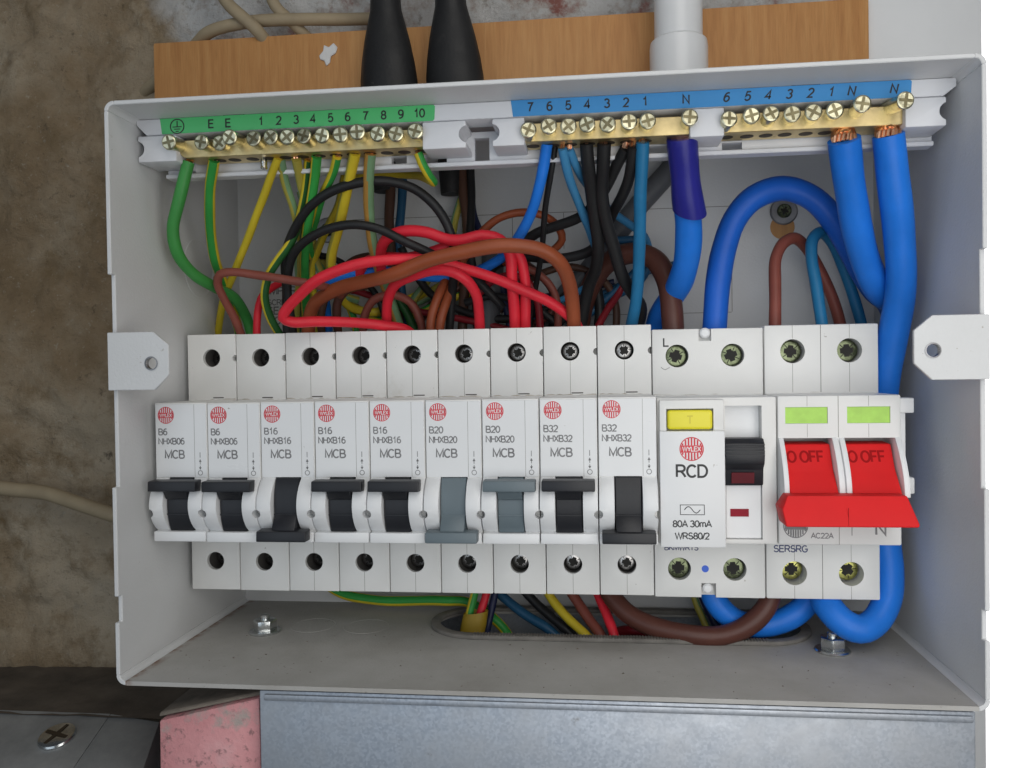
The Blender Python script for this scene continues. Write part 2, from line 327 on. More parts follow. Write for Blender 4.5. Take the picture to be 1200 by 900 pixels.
GLYPH = {  # plain grotesque capitals and figures: advance width, then pen strokes (cap height 1)
 ' ': (.30, []), '0': (.66, [_arc(.33, .5, .27, .5, 90, 450, 24)]), '1': (.66, [[(.14, .74), (.30, .84), (.38, 1), (.38, 0)]]),
 '2': (.66, [_arc(.33, .71, .26, .29, 165, -40) + [(.08, .0), (.61, .0)]]), '3': (.66, [_arc(.32, .755, .23, .245, 160, -90), _arc(.32, .265, .27, .265, 90, -160)]),
 '4': (.66, [[(.46, 0), (.46, 1), (.04, .29), (.62, .29)]]), '5': (.66, [[(.56, 1), (.16, 1), (.09, .50)] + _arc(.32, .32, .27, .32, 128, -155)]),
 '6': (.66, [_arc(.335, .31, .26, .31, 180, 540, 22), _arc(.40, .46, .325, .54, 190, 65)]), '7': (.66, [[(.06, 1), (.60, 1), (.40, .62), (.30, .3), (.26, 0)]]),
 '8': (.66, [_arc(.33, .75, .22, .25, 270, 630, 20), _arc(.33, .26, .26, .26, 90, 450, 22)]), '9': (.66, [_arc(.325, .69, .26, .31, 0, 360, 22), _arc(.26, .54, .325, .54, 10, -115)]),
 'A': (.76, [[(.03, 0), (.38, 1), (.73, 0)], [(.15, .33), (.61, .33)]]), 'B': (.76, [[(.09, 0), (.09, 1), (.40, 1)] + _arc(.42, .755, .21, .245, 90, -90) + [(.12, .51)], _arc(.44, .255, .25, .255, 90, -90) + [(.12, 0)]]),
 'C': (.82, [_arc(.43, .5, .36, .5, 42, 318, 22)]), 'D': (.82, [[(.09, 0), (.09, 1), (.36, 1)] + _arc(.36, .5, .37, .5, 90, -90) + [(.09, 0)]]),
 'E': (.74, [[(.68, 0), (.09, 0), (.09, 1), (.66, 1)], [(.12, .53), (.62, .53)]]), 'F': (.68, [[(.09, 0), (.09, 1), (.62, 1)], [(.12, .51), (.55, .51)]]),
 'G': (.86, [_arc(.43, .5, .36, .5, 48, 330, 22) + [(.76, .46), (.45, .46)]]), 'H': (.80, [[(.09, 0), (.09, 1)], [(.71, 0), (.71, 1)], [(.12, .53), (.68, .53)]]),
 'I': (.34, [[(.17, 0), (.17, 1)]]), 'K': (.76, [[(.09, 0), (.09, 1)], [(.70, 1), (.11, .38)], [(.30, .58), (.73, 0)]]), 'L': (.64, [[(.09, 1), (.09, 0), (.60, 0)]]),
 'M': (.94, [[(.09, 0), (.09, 1), (.47, .08), (.85, 1), (.85, 0)]]), 'N': (.80, [[(.09, 0), (.09, 1), (.71, 0), (.71, 1)]]), 'O': (.86, [_arc(.43, .5, .36, .5, 90, 450, 26)]),
 'P': (.74, [[(.09, 0), (.09, 1), (.42, 1)] + _arc(.42, .735, .24, .265, 90, -90) + [(.12, .47)]]), 'R': (.80, [[(.09, 0), (.09, 1), (.44, 1)] + _arc(.44, .74, .24, .26, 90, -90) + [(.12, .48)], [(.42, .46), (.56, .30), (.74, 0)]]),
 'S': (.74, [_arc(.37, .74, .26, .26, 30, 235) + _arc(.36, .265, .29, .265, 75, -165)]), 'T': (.70, [[(.03, 1), (.67, 1)], [(.35, .97), (.35, 0)]]), 'U': (.80, [[(.09, 1), (.09, .34)] + _arc(.40, .32, .31, .32, 180, 360) + [(.71, 1)]]),
 'W': (1.06, [[(.03, 1), (.28, 0), (.53, .98), (.78, 0), (1.03, 1)]]), 'X': (.74, [[(.05, 0), (.69, 1)], [(.05, 1), (.69, 0)]]), 'Y': (.74, [[(.03, 1), (.37, .45), (.37, 0)], [(.37, .45), (.71, 1)]]),
 '/': (.32, [[(.0, -.02), (.32, 1.02)]]), 'm': (.92, [[(.09, 0), (.09, .72)], [(.09, .5)] + _arc(.28, .5, .18, .22, 170, 0, 10) + [(.46, 0)], [(.46, .5)] + _arc(.65, .5, .18, .22, 170, 0, 10) + [(.83, 0)]])}
def text_mesh(s, size, x, z, y, align='LEFT', sx=1.0, shear=0.0, pen=.16):
    """flat print lying in the plane y, facing the room; size is 1 / 0.73 of the capital height"""
    h = size * .73; bm = bmesh.new(); adv = 0; lay = 0
    width = sum(GLYPH[c][0] for c in s) * h * sx
    ox = x - (width / 2 if align == 'CENTER' else 0)
    for c in s:
        wd, strokes = GLYPH[c]
        for st in strokes:
            lay += 1; pts = []
            for p_ in st:
                q = Vector(((adv + p_[0]) * sx + shear * p_[1], pen / 2 + p_[1] * (1 - pen)))
                if not pts or (q - pts[-1]).length > 1e-4: pts.append(q)
            closed = len(pts) > 3 and (pts[0] - pts[-1]).length < 1e-3
            if closed: pts.pop()
            n = len(pts); L = []; Rr = []
            for i in range(n):
                a = pts[(i - 1) % n] if (i or closed) else None; b_ = pts[(i + 1) % n] if (i < n - 1 or closed) else None
                d1 = (pts[i] - a).normalized() if a is not None else (b_ - pts[i]).normalized(); d2 = (b_ - pts[i]).normalized() if b_ is not None else d1
                n1 = Vector((-d1.y, d1.x)); n2 = Vector((-d2.y, d2.x)); mm = (n1 + n2)
                mm = mm.normalized() / max(.45, (n1 + n2).normalized().dot(n1)) if mm.length > 1e-3 else n1
                for lst, sg in ((L, 1), (Rr, -1)):
                    q = pts[i] + mm * sg * pen / 2
                    lst.append(bm.verts.new((ox + q.x * h, y - .0025 * (lay % 4), z + q.y * h)))
            for i in range(n if closed else n - 1):
                j = (i + 1) % n; bm.faces.new((L[i], Rr[i], Rr[j], L[j]))
        adv += wd
    for f in bm.faces:
        f.normal_update()
        if f.normal.y > 0: f.normal_flip()
    me = bpy.data.meshes.new('print'); bm.to_mesh(me); bm.free(); return me
def text(parent, s, size, x, z, y, mat, align='LEFT', sx=1.0, name='lettering', **k):
    return link(name, text_mesh(s, size, x, z, y, align, sx, **k), mat, parent)
def catmull(pts, step=1.6):
    pts = [Vector(p) for p in pts]; P_ = [pts[0] * 2 - pts[1]] + pts + [pts[-1] * 2 - pts[-2]]; out = []
    for i in range(1, len(P_) - 2):
        a, b_, c, d = P_[i - 1:i + 3]; n = max(2, int((c - b_).length / step))
        t0 = 0; t1 = (b_ - a).length ** .5; t2 = t1 + (c - b_).length ** .5; t3 = t2 + (d - c).length ** .5
        for k in range(n):
            t = t1 + (t2 - t1) * k / n
            A1 = a * ((t1 - t) / t1) + b_ * (t / t1); A2 = b_ * ((t2 - t) / (t2 - t1)) + c * ((t - t1) / (t2 - t1)); A3 = c * ((t3 - t) / (t3 - t2)) + d * ((t - t2) / (t3 - t2))
            B1 = A1 * ((t2 - t) / t2) + A2 * (t / t2); B2 = A2 * ((t3 - t) / (t3 - t1)) + A3 * ((t - t1) / (t3 - t1))
            out.append(B1 * ((t2 - t) / (t2 - t1)) + B2 * ((t - t1) / (t2 - t1)))
    out.append(pts[-1]); return out
def circ(cx, cy, r, n=24, a0=0, a1=360): return [(cx + r * math.cos(R(a0 + (a1 - a0) * k / n)), cy + r * math.sin(R(a0 + (a1 - a0) * k / n))) for k in range(n + (abs(a1 - a0) < 359))]

WIRES = [
 ('wire', 'solid green earth wire curving down at the far left of the green strip', 1.95, 'green', 1, [(12.2,-67,99.3), (10,-67,92.6), (7,-66,84.7), (4.8,-64,78.2), (4.5,-60,70.8), (5.5,-52,65.2), (7.8,-42,62.1), (9.3,-30,58.9), (9.5,-20,51.7), (11.2,-19,43)]),
 ('wire', 'green wire with yellow edges hanging below the two E marks', 1.75, 'gy_green', 1, [(20.3,-66,99.8), (15.6,-60,91.2), (11.4,-52,81.5), (8.7,-44,71.7), (7.1,-36,65.8), (5.1,-26,59.4), (5.4,-20,50.8), (6,-18,43.1)]),
 ('wire', 'plain yellow earth wire slanting down to the left under screw 2', 1.35, 'yellow', 1, [(41.3,-65,99.9), (37.9,-62,95.9), (30.2,-54,87.6), (21.9,-46,77.8), (11.7,-36,66.9), (2.4,-26,56.9), (-3.6,-18,43.3)]),
 ('wire', 'yellow and green earth wire under screw 3, slanting right', 1.4, 'gy_a', 1, [(41.7,-64,99.9), (40.8,-58,93.4), (41.3,-52,86.2), (40.1,-44,79), (36.3,-33,70.3), (31.4,-24,60.5), (28.1,-18,42.7)]),
 ('wire', 'pale yellow green earth wire crossing under screw 4', 1.5, 'gy_b', 1, [(47.2,-65,99.4), (45.8,-58,94), (43.8,-50,88), (39.5,-40,79.7), (33.9,-30,72.3), (31.3,-22,60.7), (30,-16,42.7)]),
 ('wire', 'yellow earth wire with dark green side reaching the third breaker', 1.45, 'gy_c', 1, [(50.3,-62,99.5), (47.1,-57,92), (43.3,-52,83.3), (39.4,-50,75.7), (33.6,-48,69.6), (29.3,-46,64.4), (27.1,-44,58.4), (27.1,-40,51.6), (28.8,-36,45.1), (30.4,-34,40.9)]),
 ('wire', 'bright green striped earth wire under screw 5', 1.6, 'gy_d', 1, [(54.3,-66,99.4), (52.2,-62,94.8), (48.8,-57,87.7), (44.5,-50,79.3), (40,-40,70.7), (36.3,-30,61.4), (33.5,-20,42.5)]),
 ('wire', 'yellow and green earth wire slanting left under screw 6', 1.4, 'gy_e', 1, [(61,-66,99.1), (57.8,-61,95.3), (52.1,-54,90.2), (46.4,-46,84.3), (40.1,-36,77.3), (39.5,-26,71.1), (43.9,-20,65.4), (48.4,-16,56), (50.8,-14,42.4)]),
 ('wire', 'thick yellow earth wire under screw 7', 1.75, 'gy_f', 1, [(66.8,-66,99.9), (63.7,-61,94.5), (58.7,-54,86.6), (53.3,-46,78.3), (48.9,-38,70.7), (47.2,-28,62.8), (49.6,-20,55.6), (58,-15,53.9), (67.2,-12,57.5), (78.3,-9,62.4)]),
 ('wire', 'tan and green earth wire hanging straight below screw 8', 1.75, 'gy_g', 1, [(71.8,-66,99.7), (69.9,-62,94), (67.7,-55,86), (66.3,-47,74.8), (65.8,-36,66), (66.4,-24,58.1), (69.6,-16,42)]),
 ('wire', 'short yellow and green wire bending back under screw 10', 1.4, 'gy_h', 1, [(87,-66,99.2), (87.9,-65,96.6), (89.6,-62,93.2), (90.4,-58,92), (85.7,-48,95.3), (77.6,-38,99.5), (62.6,-28,102.8), (50.5,-20,103.4)]),
 ('wire', 'dim yellow green wire lying low behind the red hook', 1.5, 'gy_b', 0, [(34.5,-22,90.8), (36.2,-20,78.4), (41.9,-18,69.5), (45.8,-16,60.9), (51.1,-14,55.4), (59.8,-12,54.1), (69.4,-10,56.6), (79.3,-9,61), (86.4,-8,64.2)]),
 ('cable_core', 'brown core of the left black cable behind the arches', 1.9, 'brown', 0, [(63.6,-10,109.8), (63.4,-11,100.1), (63.1,-12,90.1), (64.1,-14,78.4), (65.2,-14,65.4), (67.5,-14,42.1)]),
 ('cable_core', 'blue core of the left black cable behind the arches', 1.7, 'teal_dark', 0, [(68,-9,109.8), (68.1,-10,100.1), (67.5,-11,90.2), (66.3,-12,78.6), (67.4,-12,65.6), (70.3,-12,42.1)]),
 ('cable_core', 'dark brown core of the right black cable', 1.9, 'brown', 0, [(91.2,-10,110.5), (91.8,-11,99), (93.1,-12,89.1), (93.6,-12,77.8), (92.1,-12,64.9), (90.1,-12,41.8)]),
 ('cable_core', 'black core of the right black cable beside its brown core', 1.6, 'black', 0, [(94.4,-10,110.4), (94.8,-11,98.8), (94.9,-13,88.8), (94.6,-14,77.4), (96,-14,64.6), (96.9,-14,41.6)]),
 ('cable_core', 'yellow green core swinging left from the right black cable', 1.5, 'gy_b', 0, [(92.7,-8,102.8), (90.4,-9,96.2), (88.5,-10,89.6), (87.3,-11,83), (84.1,-12,74.9), (77.3,-12,65.3), (70.5,-12,55.8), (67,-12,42.2)]),
 ('cable_core', 'navy core swinging right from the right black cable', 1.5, 'navy', 0, [(93.8,-7,99.8), (95.4,-8,89.7), (97.5,-9,84), (101.7,-10,74.6), (106.7,-12,61.3), (109.6,-12,41.4)]),
 ('wire', 'black wire forming the tallest arch on the left', 1.55, 'black', 0, [(31.5,-35,40.2), (31.8,-37,48.7), (32.9,-40,60.5), (34.4,-44,68.3), (37.8,-49,75.4), (43.4,-54,81.5), (50.3,-58,86.6), (57.9,-60,90.3), (67.3,-60,92.4), (76.1,-58,92.5), (83.7,-56,90.2), (89.7,-54,85.1), (93.5,-52,78.7), (95,-50,72.5), (94.4,-44,67.1), (91.2,-34,58.1), (87.9,-28,39.4)]),
 ('wire', 'black wire forming the lower arch on the left', 1.5, 'black', 0, [(33.2,-33,40.2), (33.8,-38,51.6), (34.8,-43,63.1), (38.5,-48,70.6), (45.3,-53,75.1), (53.5,-56,78.2), (62.5,-57,79.2), (71,-56,77.7), (79.6,-54,73.5), (87.4,-51,70.1), (93.2,-44,67.2), (100.4,-34,62.3), (108.5,-28,53.6)]),
 ('wire', 'red wire bent into a sharp hook at the left', 1.8, 'red', 0, [(79.7,-36,39.3), (76.5,-40,45.2), (69.2,-44,46.9), (58.4,-48,48), (47.9,-52,48.3), (40.8,-55,48), (38.7,-57,49.3), (40.3,-58,51.8), (45.8,-60,56.5), (52.4,-62,61.1), (59.8,-62,64.1), (67.2,-61,66.2), (76.5,-59,67.3), (85.4,-55,67.6), (94.5,-51,66.2), (105.4,-48,62.9), (117,-45,57.8), (127,-42,53), (134.8,-38,46.4), (137,-36,38.3)]),
 ('wire', 'red wire arching over two breakers near the middle', 1.75, 'red', 0, [(67.5,-35,39.6), (68.8,-38,49.3), (70.3,-42,55.8), (74.1,-47,60.4), (80.1,-51,62.4), (88.8,-54,64.3), (95,-54,63.6), (99.4,-52,60.9), (101.9,-48,56.5), (102.2,-43,51.2), (101.2,-36,38.9)]),
 ('wire', 'upper red wire curling round to the sixth and seventh breakers', 1.9, 'red', 0, [(66.7,-38,67.2), (68.4,-44,71.4), (72.8,-50,75.8), (79.4,-53,77.6), (86.7,-54,76.9), (93.6,-53,74.3), (98.4,-53,73.9), (104.7,-52,75.2), (110.1,-50,74), (113.1,-47,69.9), (113.5,-44,60.8), (113.8,-40,51.1), (113.7,-36,38.7)]),
 ('wire', 'second red wire passing under the black arch to the seventh breaker', 1.8, 'red', 0, [(55.5,-30,64), (60.6,-36,69.8), (69,-42,70.8), (78.5,-44,69.9), (87.2,-46,71.1), (93.9,-47,73), (102.5,-47,73.9), (111,-46,72.6), (115.7,-45,69.2), (117.4,-43,62.3), (117.6,-40,52.5), (117.6,-36,38.6)]),
 ('wire', 'short red wire dropping into the second breaker', 1.35, 'red', 0, [(27.7,-26,65.8), (24.7,-30,63.2), (21.8,-34,59.2), (20.7,-36,53.8), (19.8,-36,40.4)]),
 ('wire', 'dark red wire running low behind the red hook', 1.3, 'darkred', 0, [(39.8,-20,60.7), (49.4,-19,62.1), (59,-18,59.4), (71.7,-17,54.7), (84.5,-16,51.9), (97.2,-15,49.2), (109.9,-14,45.8)]),
 ('wire', 'maroon wire slanting behind the ninth breaker', 1.4, 'darkred', 0, [(152.8,-12,64.9), (149.3,-13,58.6), (145.5,-15,53.2), (141.6,-18,45.9), (139.1,-20,39.9)]),
 ('wire', 'thin brown wire crossing the left side in a flat loop', 1.45, 'brown_red', 0, [(15.9,-36,41.1), (14.2,-40,49.5), (12.3,-45,57.5), (11.7,-48,62.6), (13.7,-50,65.5), (18.5,-51,66.1), (26.9,-51,64.7), (37.8,-52,62.6), (45.8,-52,60.9), (49.8,-44,60.2), (51,-34,59.1)]),
 ('wire', 'thick orange brown wire sweeping over the red ones', 2.35, 'brown_or', 0, [(38.7,-34,40.1), (39.6,-36,48.5), (43.1,-40,55.1), (52,-46,59.1), (64.4,-52,61.3), (76.7,-58,62.8), (88.1,-61,65.9), (98.5,-62,68.4), (108.9,-62,70), (117.4,-61,70.1), (124.5,-59,68.9), (129.7,-56,65.6), (132.4,-51,61), (133.7,-45,54.5), (133.8,-36,38.4)]),
 ('wire', 'thin brown wire looping behind the bright blue wire', 1.4, 'brown_or', 0, [(93.7,-30,69), (98.7,-32,76.1), (102.9,-33,80.6), (107.9,-34,84.1), (114.5,-34,86.2), (121,-33,85.9), (125.9,-31,83.7), (129,-29,80.4), (129.8,-27,77.1), (126.9,-25,74.1), (119,-22,71.8), (107.8,-20,70.5)]),
 ('wire', 'brown wire, left of a close pair behind the fifth breaker', 1.6, 'brown_or', 0, [(90.3,-32,65.2), (88.2,-34,61.7), (86.1,-36,55.9), (84.2,-36,50), (82.9,-35,39.3)]),
 ('wire', 'brown wire, right of a close pair behind the fifth breaker', 1.6, 'brown_or', 0, [(93,-30,65.4), (91.1,-33,61.2), (89.2,-35,55.9), (87.5,-36,49.9), (86.2,-35,39.2)]),
 ('wire', 'thick dark brown arch feeding the residual current device', 3.7, 'brown_dk', 0, [(134,-14,40.9), (136.7,-15,54.6), (141,-18,64.2), (146.8,-22,70), (154.9,-26,71.6), (161.5,-29,68.9), (165,-32,62.8), (166.7,-35,54.6), (167.5,-36,37.8)]),
 ('wire', 'dark brown wire curving behind the eighth breaker', 1.5, 'brown_dk', 0, [(110.5,-16,73.5), (116.9,-17,69.4), (122.6,-18,64.7), (126.3,-18,58.7), (125.6,-18,52.1), (118.2,-17,48), (106.9,-16,40.7)]),
 ('wire', 'brown red wire falling steeply behind the green windows switch', 2.0, 'brown_red', 0, [(200.7,-36,38.9), (201,-35,50.9), (201.2,-33,59.7), (202,-31,67.7), (205,-29,73.1), (209.4,-26,75.2), (214,-22,72.7), (219,-19,66.2), (224.4,-17,56.3), (229.2,-15,39.1)]),
 ('wire', 'teal blue wire in a narrow arch behind the main switch', 1.95, 'teal', 0, [(216.1,-38,38.5), (215.3,-37,47.6), (214.6,-35,57.7), (213.8,-33,67.4), (214.6,-31,73.7), (217.9,-28,76.6), (221.8,-24,74.5), (226.6,-20,67.6), (231.7,-17,56.1), (236.2,-15,38.9)]),
 ('wire', 'bright blue neutral wire under the first screw, running off left', 1.75, 'blue', 1, [(127.3,-66,100.3), (126.2,-63,95.4), (124.6,-60,89.6), (121.6,-55,82.4), (116.7,-48,75.8), (110.2,-40,69.8), (103.1,-36,66.4), (95.9,-34,65.1), (85,-33,64.6), (72.4,-32,66), (60,-32,67.3), (49.8,-32,65.1), (42.7,-28,62), (41.1,-22,55.7), (40.8,-18,42.5)]),
 ('wire', 'thin black neutral wire beside the bright blue one', 1.0, 'black', 0, [(129.7,-63,101), (128.4,-60,94.7), (125.8,-52,84.5), (123.9,-42,75.1), (121,-30,65.2), (118.7,-22,53.9), (116.6,-18,41.1)]),
 ('wire', 'pale blue wire, left one of a pair under one screw', 1.45, 'blue_pale', 1, [(132,-66,98.5), (133,-62,94), (134.6,-56,88.7), (137,-48,83.2), (140.4,-38,76.4), (142.6,-28,69.3), (138.8,-20,61.3), (126,-14,55.9), (112.9,-12,48.4)]),
 ('wire', 'pale blue wire, right one of a pair under one screw', 1.4, 'blue_pale', 1, [(134,-65,98.5), (136.1,-60,94.4), (139.6,-48,90.9), (145.2,-36,86.1), (152.6,-26,82.2), (158.9,-18,78.5), (160.8,-12,75)]),
 ('wire', 'thick black neutral wire, left of three near the middle', 2.1, 'black', 1, [(139.3,-66,99.8), (139.6,-62,93.8), (140.2,-56,87.2), (141.4,-50,80.2), (142.4,-44,72.8), (141.4,-34,65.6), (138.3,-26,59.1), (134.8,-18,40.7)]),
 ('wire', 'thick black neutral wire, middle of three, bending right', 2.1, 'black', 1, [(144.7,-66,99.5), (144.3,-62,93.6), (144,-57,88.1), (145,-52,81), (147.2,-46,72.3), (150,-40,63.2), (153.9,-33,57.5), (157.2,-28,53.1), (156.8,-24,48), (153.8,-20,40.3)]),
 ('wire', 'black wire crossing left behind the thick black wires', 1.75, 'black', 1, [(151.1,-64,98.2), (148.8,-60,94.7), (145.7,-54,89.8), (141.5,-46,85.7), (135.9,-40,82.5), (127.6,-36,80.1), (122.1,-34,78.6), (115.8,-30,76.1), (108.3,-24,72.4), (99.5,-18,64.1)]),
 ('wire', 'black wire bending low and left beside the teal blue wire', 1.75, 'black', 1, [(153.4,-66,98.1), (152.5,-61,92.2), (150.5,-54,86.7), (147.3,-44,81.9), (143.9,-36,76), (139.1,-31,72), (131.5,-28,70.5), (123.9,-26,70.7), (115.9,-22,71.9), (104.4,-18,70.2)]),
 ('wire', 'teal blue neutral wire hanging straight under screw 1', 2.0, 'teal', 1, [(156.2,-67,99), (156,-63,91.5), (155.9,-58,82.1), (155.8,-51,71.3), (155.4,-44,61.1), (154.5,-38,53.2), (152.9,-30,45), (151.8,-24,38.4)]),
 ('wire', 'dull blue wire passing level behind the teal blue wire', 1.5, 'teal_dark', 0, [(142.7,-20,78.1), (148.8,-18,77.6), (156,-16,77.7), (160,-14,76), (161.3,-13,71.7), (158.2,-12,64.7), (149.6,-12,58.7), (138.6,-12,56.7), (127.4,-10,55.2)]),
 ('wire', 'dim blue wire low behind the thick black wires', 1.4, 'teal_dark', 0, [(170.4,-7,69.7), (160.9,-8,67.4), (152.9,-9,63.6), (143.4,-10,59), (132.2,-9,57.8), (122.5,-9,54.2), (109.3,-9,43.8)]),
 ('sheathed_cable', 'grey sheathed cable slanting behind the black wires', 4.0, 'grey_sheath', 0, [(174.1,-6,111.1), (167.7,-7,103.2), (158.1,-8,92.3), (149,-9,81.3), (140.3,-9,69.7), (130.6,-9,59.4), (119,-9,42)]),
 ('sheathed_cable', 'grey sheathed cable standing upright behind the red wires', 4.2, 'grey_sheath', 0, [(102.7,-10,74.6), (102.1,-11,64.8), (101.4,-12,55.1), (99.9,-12,39)]),
 ('thick_cable', 'thick blue cable wrapped in dark blue tape under letter N', 4.2, 'blue', 2, [(167.8,-67,99.5), (168.5,-64,93.3), (169.7,-59,84), (170.9,-54,75.7), (171.1,-48,67.1), (169.9,-40,60.3), (166.8,-30,54.5), (163.5,-22,48.3), (161.8,-18,39.3)]),
 ('thick_cable', 'thick blue cable arching round the back fixing screw', 4.1, 'blue_deep', 0, [(180.5,-36,36.4), (181.1,-37,46.9), (182.3,-37,59.8), (184.1,-37,70.5), (187.8,-37,80.1), (194.3,-37,87.2), (203.6,-36,90.2), (212.9,-35,87.2), (220.2,-34,80.1), (226,-31,71.9), (231.8,-26,63.1), (238.2,-20,56.9), (244.4,-15,52.7), (247.7,-12,44), (247.6,-12,30.3)]),
 ('thick_cable', 'thick blue cable with bared copper top, inner one at the right', 4.5, 'blue', 3, [(213.9,-69,96.7), (215.9,-65,89.8), (218.6,-60,81.9), (221.8,-54,73.1), (226.1,-48,63.8), (230.2,-44,57.2), (235.3,-38,53.8), (242.4,-29,53.3), (248,-21,51.5), (248.6,-16,42.3), (247.5,-14,27.3), (245.6,-14,9.1)]),
 ('thick_cable', 'thick blue cable with bared copper top, outer one, looping below the switch', 4.5, 'blue', 3, [(226.2,-69,97.4), (228.1,-66,89), (230.6,-62,79.8), (233.3,-57,70.4), (235.1,-53,60.5), (235.7,-49,50.3), (235.2,-45,39.8), (234.4,-41,27.6), (234.4,-38,10.8), (234.9,-37,-9), (235,-38,-25.6), (235,-40,-35.8), (233.4,-43,-44.8), (229,-46,-50.9), (223.6,-48,-52.8), (218.7,-47,-51), (215.3,-44,-47.3), (214.3,-38,-42.8), (213.7,-34,-35.3)]),
 ('thick_cable', 'thick brown cable sagging below the residual current device', 3.4, 'brown_dk', 0, [(142.5,-26,-35), (144.1,-28,-46.6), (149.3,-32,-52.6), (157.8,-36,-56.5), (169,-39,-58.5), (179.5,-40,-58.9), (187.9,-40,-56.4), (194.2,-39,-52), (197.8,-38,-46.5), (200.4,-34,-35.4)]),
 ('thick_cable', 'thick blue cable sagging from beneath the blue dot', 4.0, 'blue', 0, [(177.4,-32,-33.2), (178.9,-33,-44.7), (182.4,-34,-51.4), (188.9,-34,-56), (197.3,-34,-56.7), (204.7,-34,-54.2), (210.5,-33,-50), (214.4,-32,-44.5), (216.5,-30,-33.3)]),
 ('wire', 'yellow wire slanting into the slot below the breakers', 1.7, 'yellow', 0, [(117.6,-14,-44.4), (123.3,-16,-53.3), (129.7,-20,-59.6), (137.2,-24,-65.7), (141.6,-24,-73.9)]),
 ('wire', 'brown wire slanting into the slot right of the yellow one', 1.9, 'brown_red', 0, [(126.2,-14,-44.3), (132.2,-17,-53.5), (137.2,-21,-59.5), (142.1,-25,-64.9), (145,-25,-74.4)]),
 ('wire', 'red wire dropping into the slot beside the brown slanting wire', 1.75, 'red', 0, [(137.4,-18,-43.1), (141,-22,-51.4), (143.7,-26,-56.9), (146.3,-30,-62.9), (147.9,-30,-73.1)]),
 ('wire', 'blue wire slanting into the slot left of the yellow one', 1.8, 'teal_dark', 0, [(96.6,-10,-47.3), (105,-12,-54.8), (113.3,-15,-60.2), (122,-18,-64.5), (130.1,-18,-73.2)]),
 ('wire', 'black wire slanting into the slot between blue and yellow', 1.7, 'black', 0, [(108.1,-10,-47.1), (116.3,-12,-56.2), (122.9,-15,-60.7), (130.2,-18,-65.6), (137,-18,-74)]),
 ('wire', 'green earth wire dropping into the yellow tape', 1.5, 'gy_d', 0, [(96.3,-18,-43.7), (95.2,-20,-51.1), (93.8,-22,-56.9), (92.8,-24,-62.6), (92,-24,-72)]),
 ('wire', 'red wire dropping into the yellow tape', 1.5, 'red', 0, [(100.9,-17,-43.8), (99.5,-19,-51.3), (97.8,-21,-57.1), (96.1,-23,-62.8), (95,-23,-72.3)]),
 ('wire', 'dark violet wire beside the yellow tape', 1.4, 'navy', 0, [(103.9,-15,-44.3), (102.4,-17,-51.8), (101,-19,-57.6), (99.6,-21,-64.3), (98.5,-21,-72.9)]),
 ('wire', 'dark red wire lying across the right half of the slot', 1.8, 'darkred', 0, [(141.6,-16,-76.8), (147,-18,-65.5), (154,-22,-62.9), (167.4,-24,-65), (182.2,-24,-67.1), (197.3,-22,-64.1), (209.5,-20,-59.3), (219.4,-16,-48.7)]),
 ('wire', 'green cable lying level along the back below the breakers', 1.9, 'gy_green', 0, [(31.8,-8,-50.4), (41,-10,-54.7), (53.5,-12,-56.3), (68.9,-13,-56.4), (82.2,-13,-56.2), (91.8,-12,-56.9), (103.4,-14,-63.9), (111.3,-14,-76.6)]),
 ('wire', 'olive green wire descending under the blue dot', 1.3, 'gy_a', 0, [(174.1,-14,-43.6), (175.9,-16,-53.1), (178,-18,-58.7), (180.4,-20,-65.1), (182.7,-20,-74.3)]),
 ('wire', 'navy wire descending beside the olive green one', 1.5, 'navy', 0, [(176.3,-16,-42.5), (178.4,-18,-51.9), (181.1,-20,-58), (184.3,-22,-64.7), (186.9,-22,-73.4)]),
 ('wire', 'black wire looping low behind the upper red wires', 1.5, 'black', 0, [(70.6,-24,76.7), (74.3,-20,67.7), (79.7,-16,60), (89,-14,54.5), (100.3,-14,51.1), (113.2,-14,50.8), (124.4,-14,54.4), (131.8,-16,60.3)]),
 ('wire', 'dark brown wire crossing low behind the middle breakers', 1.5, 'brown_dk', 0, [(69.8,-10,42.2), (76.7,-10,54.2), (86.8,-10,62.1), (99.8,-9,65.1), (112.8,-9,59.9), (122.4,-9,50.9), (127.1,-9,41.2)]),
 ('wire', 'brown wire rising at the left behind the sweeping orange brown one', 1.5, 'brown', 0, [(39.5,-22,42.3), (39.8,-24,52.4), (42.6,-26,60), (47.2,-26,67.1), (52.8,-24,72.5), (57.2,-20,74.5)]),
 ('wire', 'dark brown wire dropping behind the left end of the hook', 1.6, 'brown_dk', 0, [(46.8,-24,42.1), (47,-28,51.3), (48.4,-30,57.4), (52.9,-30,61.6), (58.1,-26,63.1)]),
 ('wire', 'dark green wire falling behind the red arch', 1.6, 'dkgreen', 0, [(63.5,-22,66.2), (66.7,-20,60), (70.6,-18,53.7), (74.5,-16,41.9)]),
 ('wire', 'olive wire lying along the back above the fifth breaker', 1.5, 'gy_b', 0, [(72.8,-7,59.4), (81.2,-7,63.8), (89.7,-7,69.5), (93.7,-7,75.3), (91.4,-6,85.3)]),
 ('wire', 'black wire slanting low behind the eighth breaker', 1.6, 'black', 0, [(141.9,-16,63.2), (138,-16,56.4), (131.7,-15,51), (124.3,-14,46.4), (119.4,-14,40.5)]),
 ('wire', 'dark blue wire crossing behind the thick dark brown arch', 1.5, 'teal_dark', 0, [(156,-12,67), (150.6,-12,61.8), (144.3,-13,56.5), (138.6,-14,51.5), (132.8,-14,47.8), (127.4,-14,40.4)]),
 ('wire', 'black wire hanging behind the dark brown arch', 1.9, 'black', 0, [(138.8,-14,67.2), (141.8,-15,60.1), (142.7,-15,52.3), (140.9,-15,40.1)]),
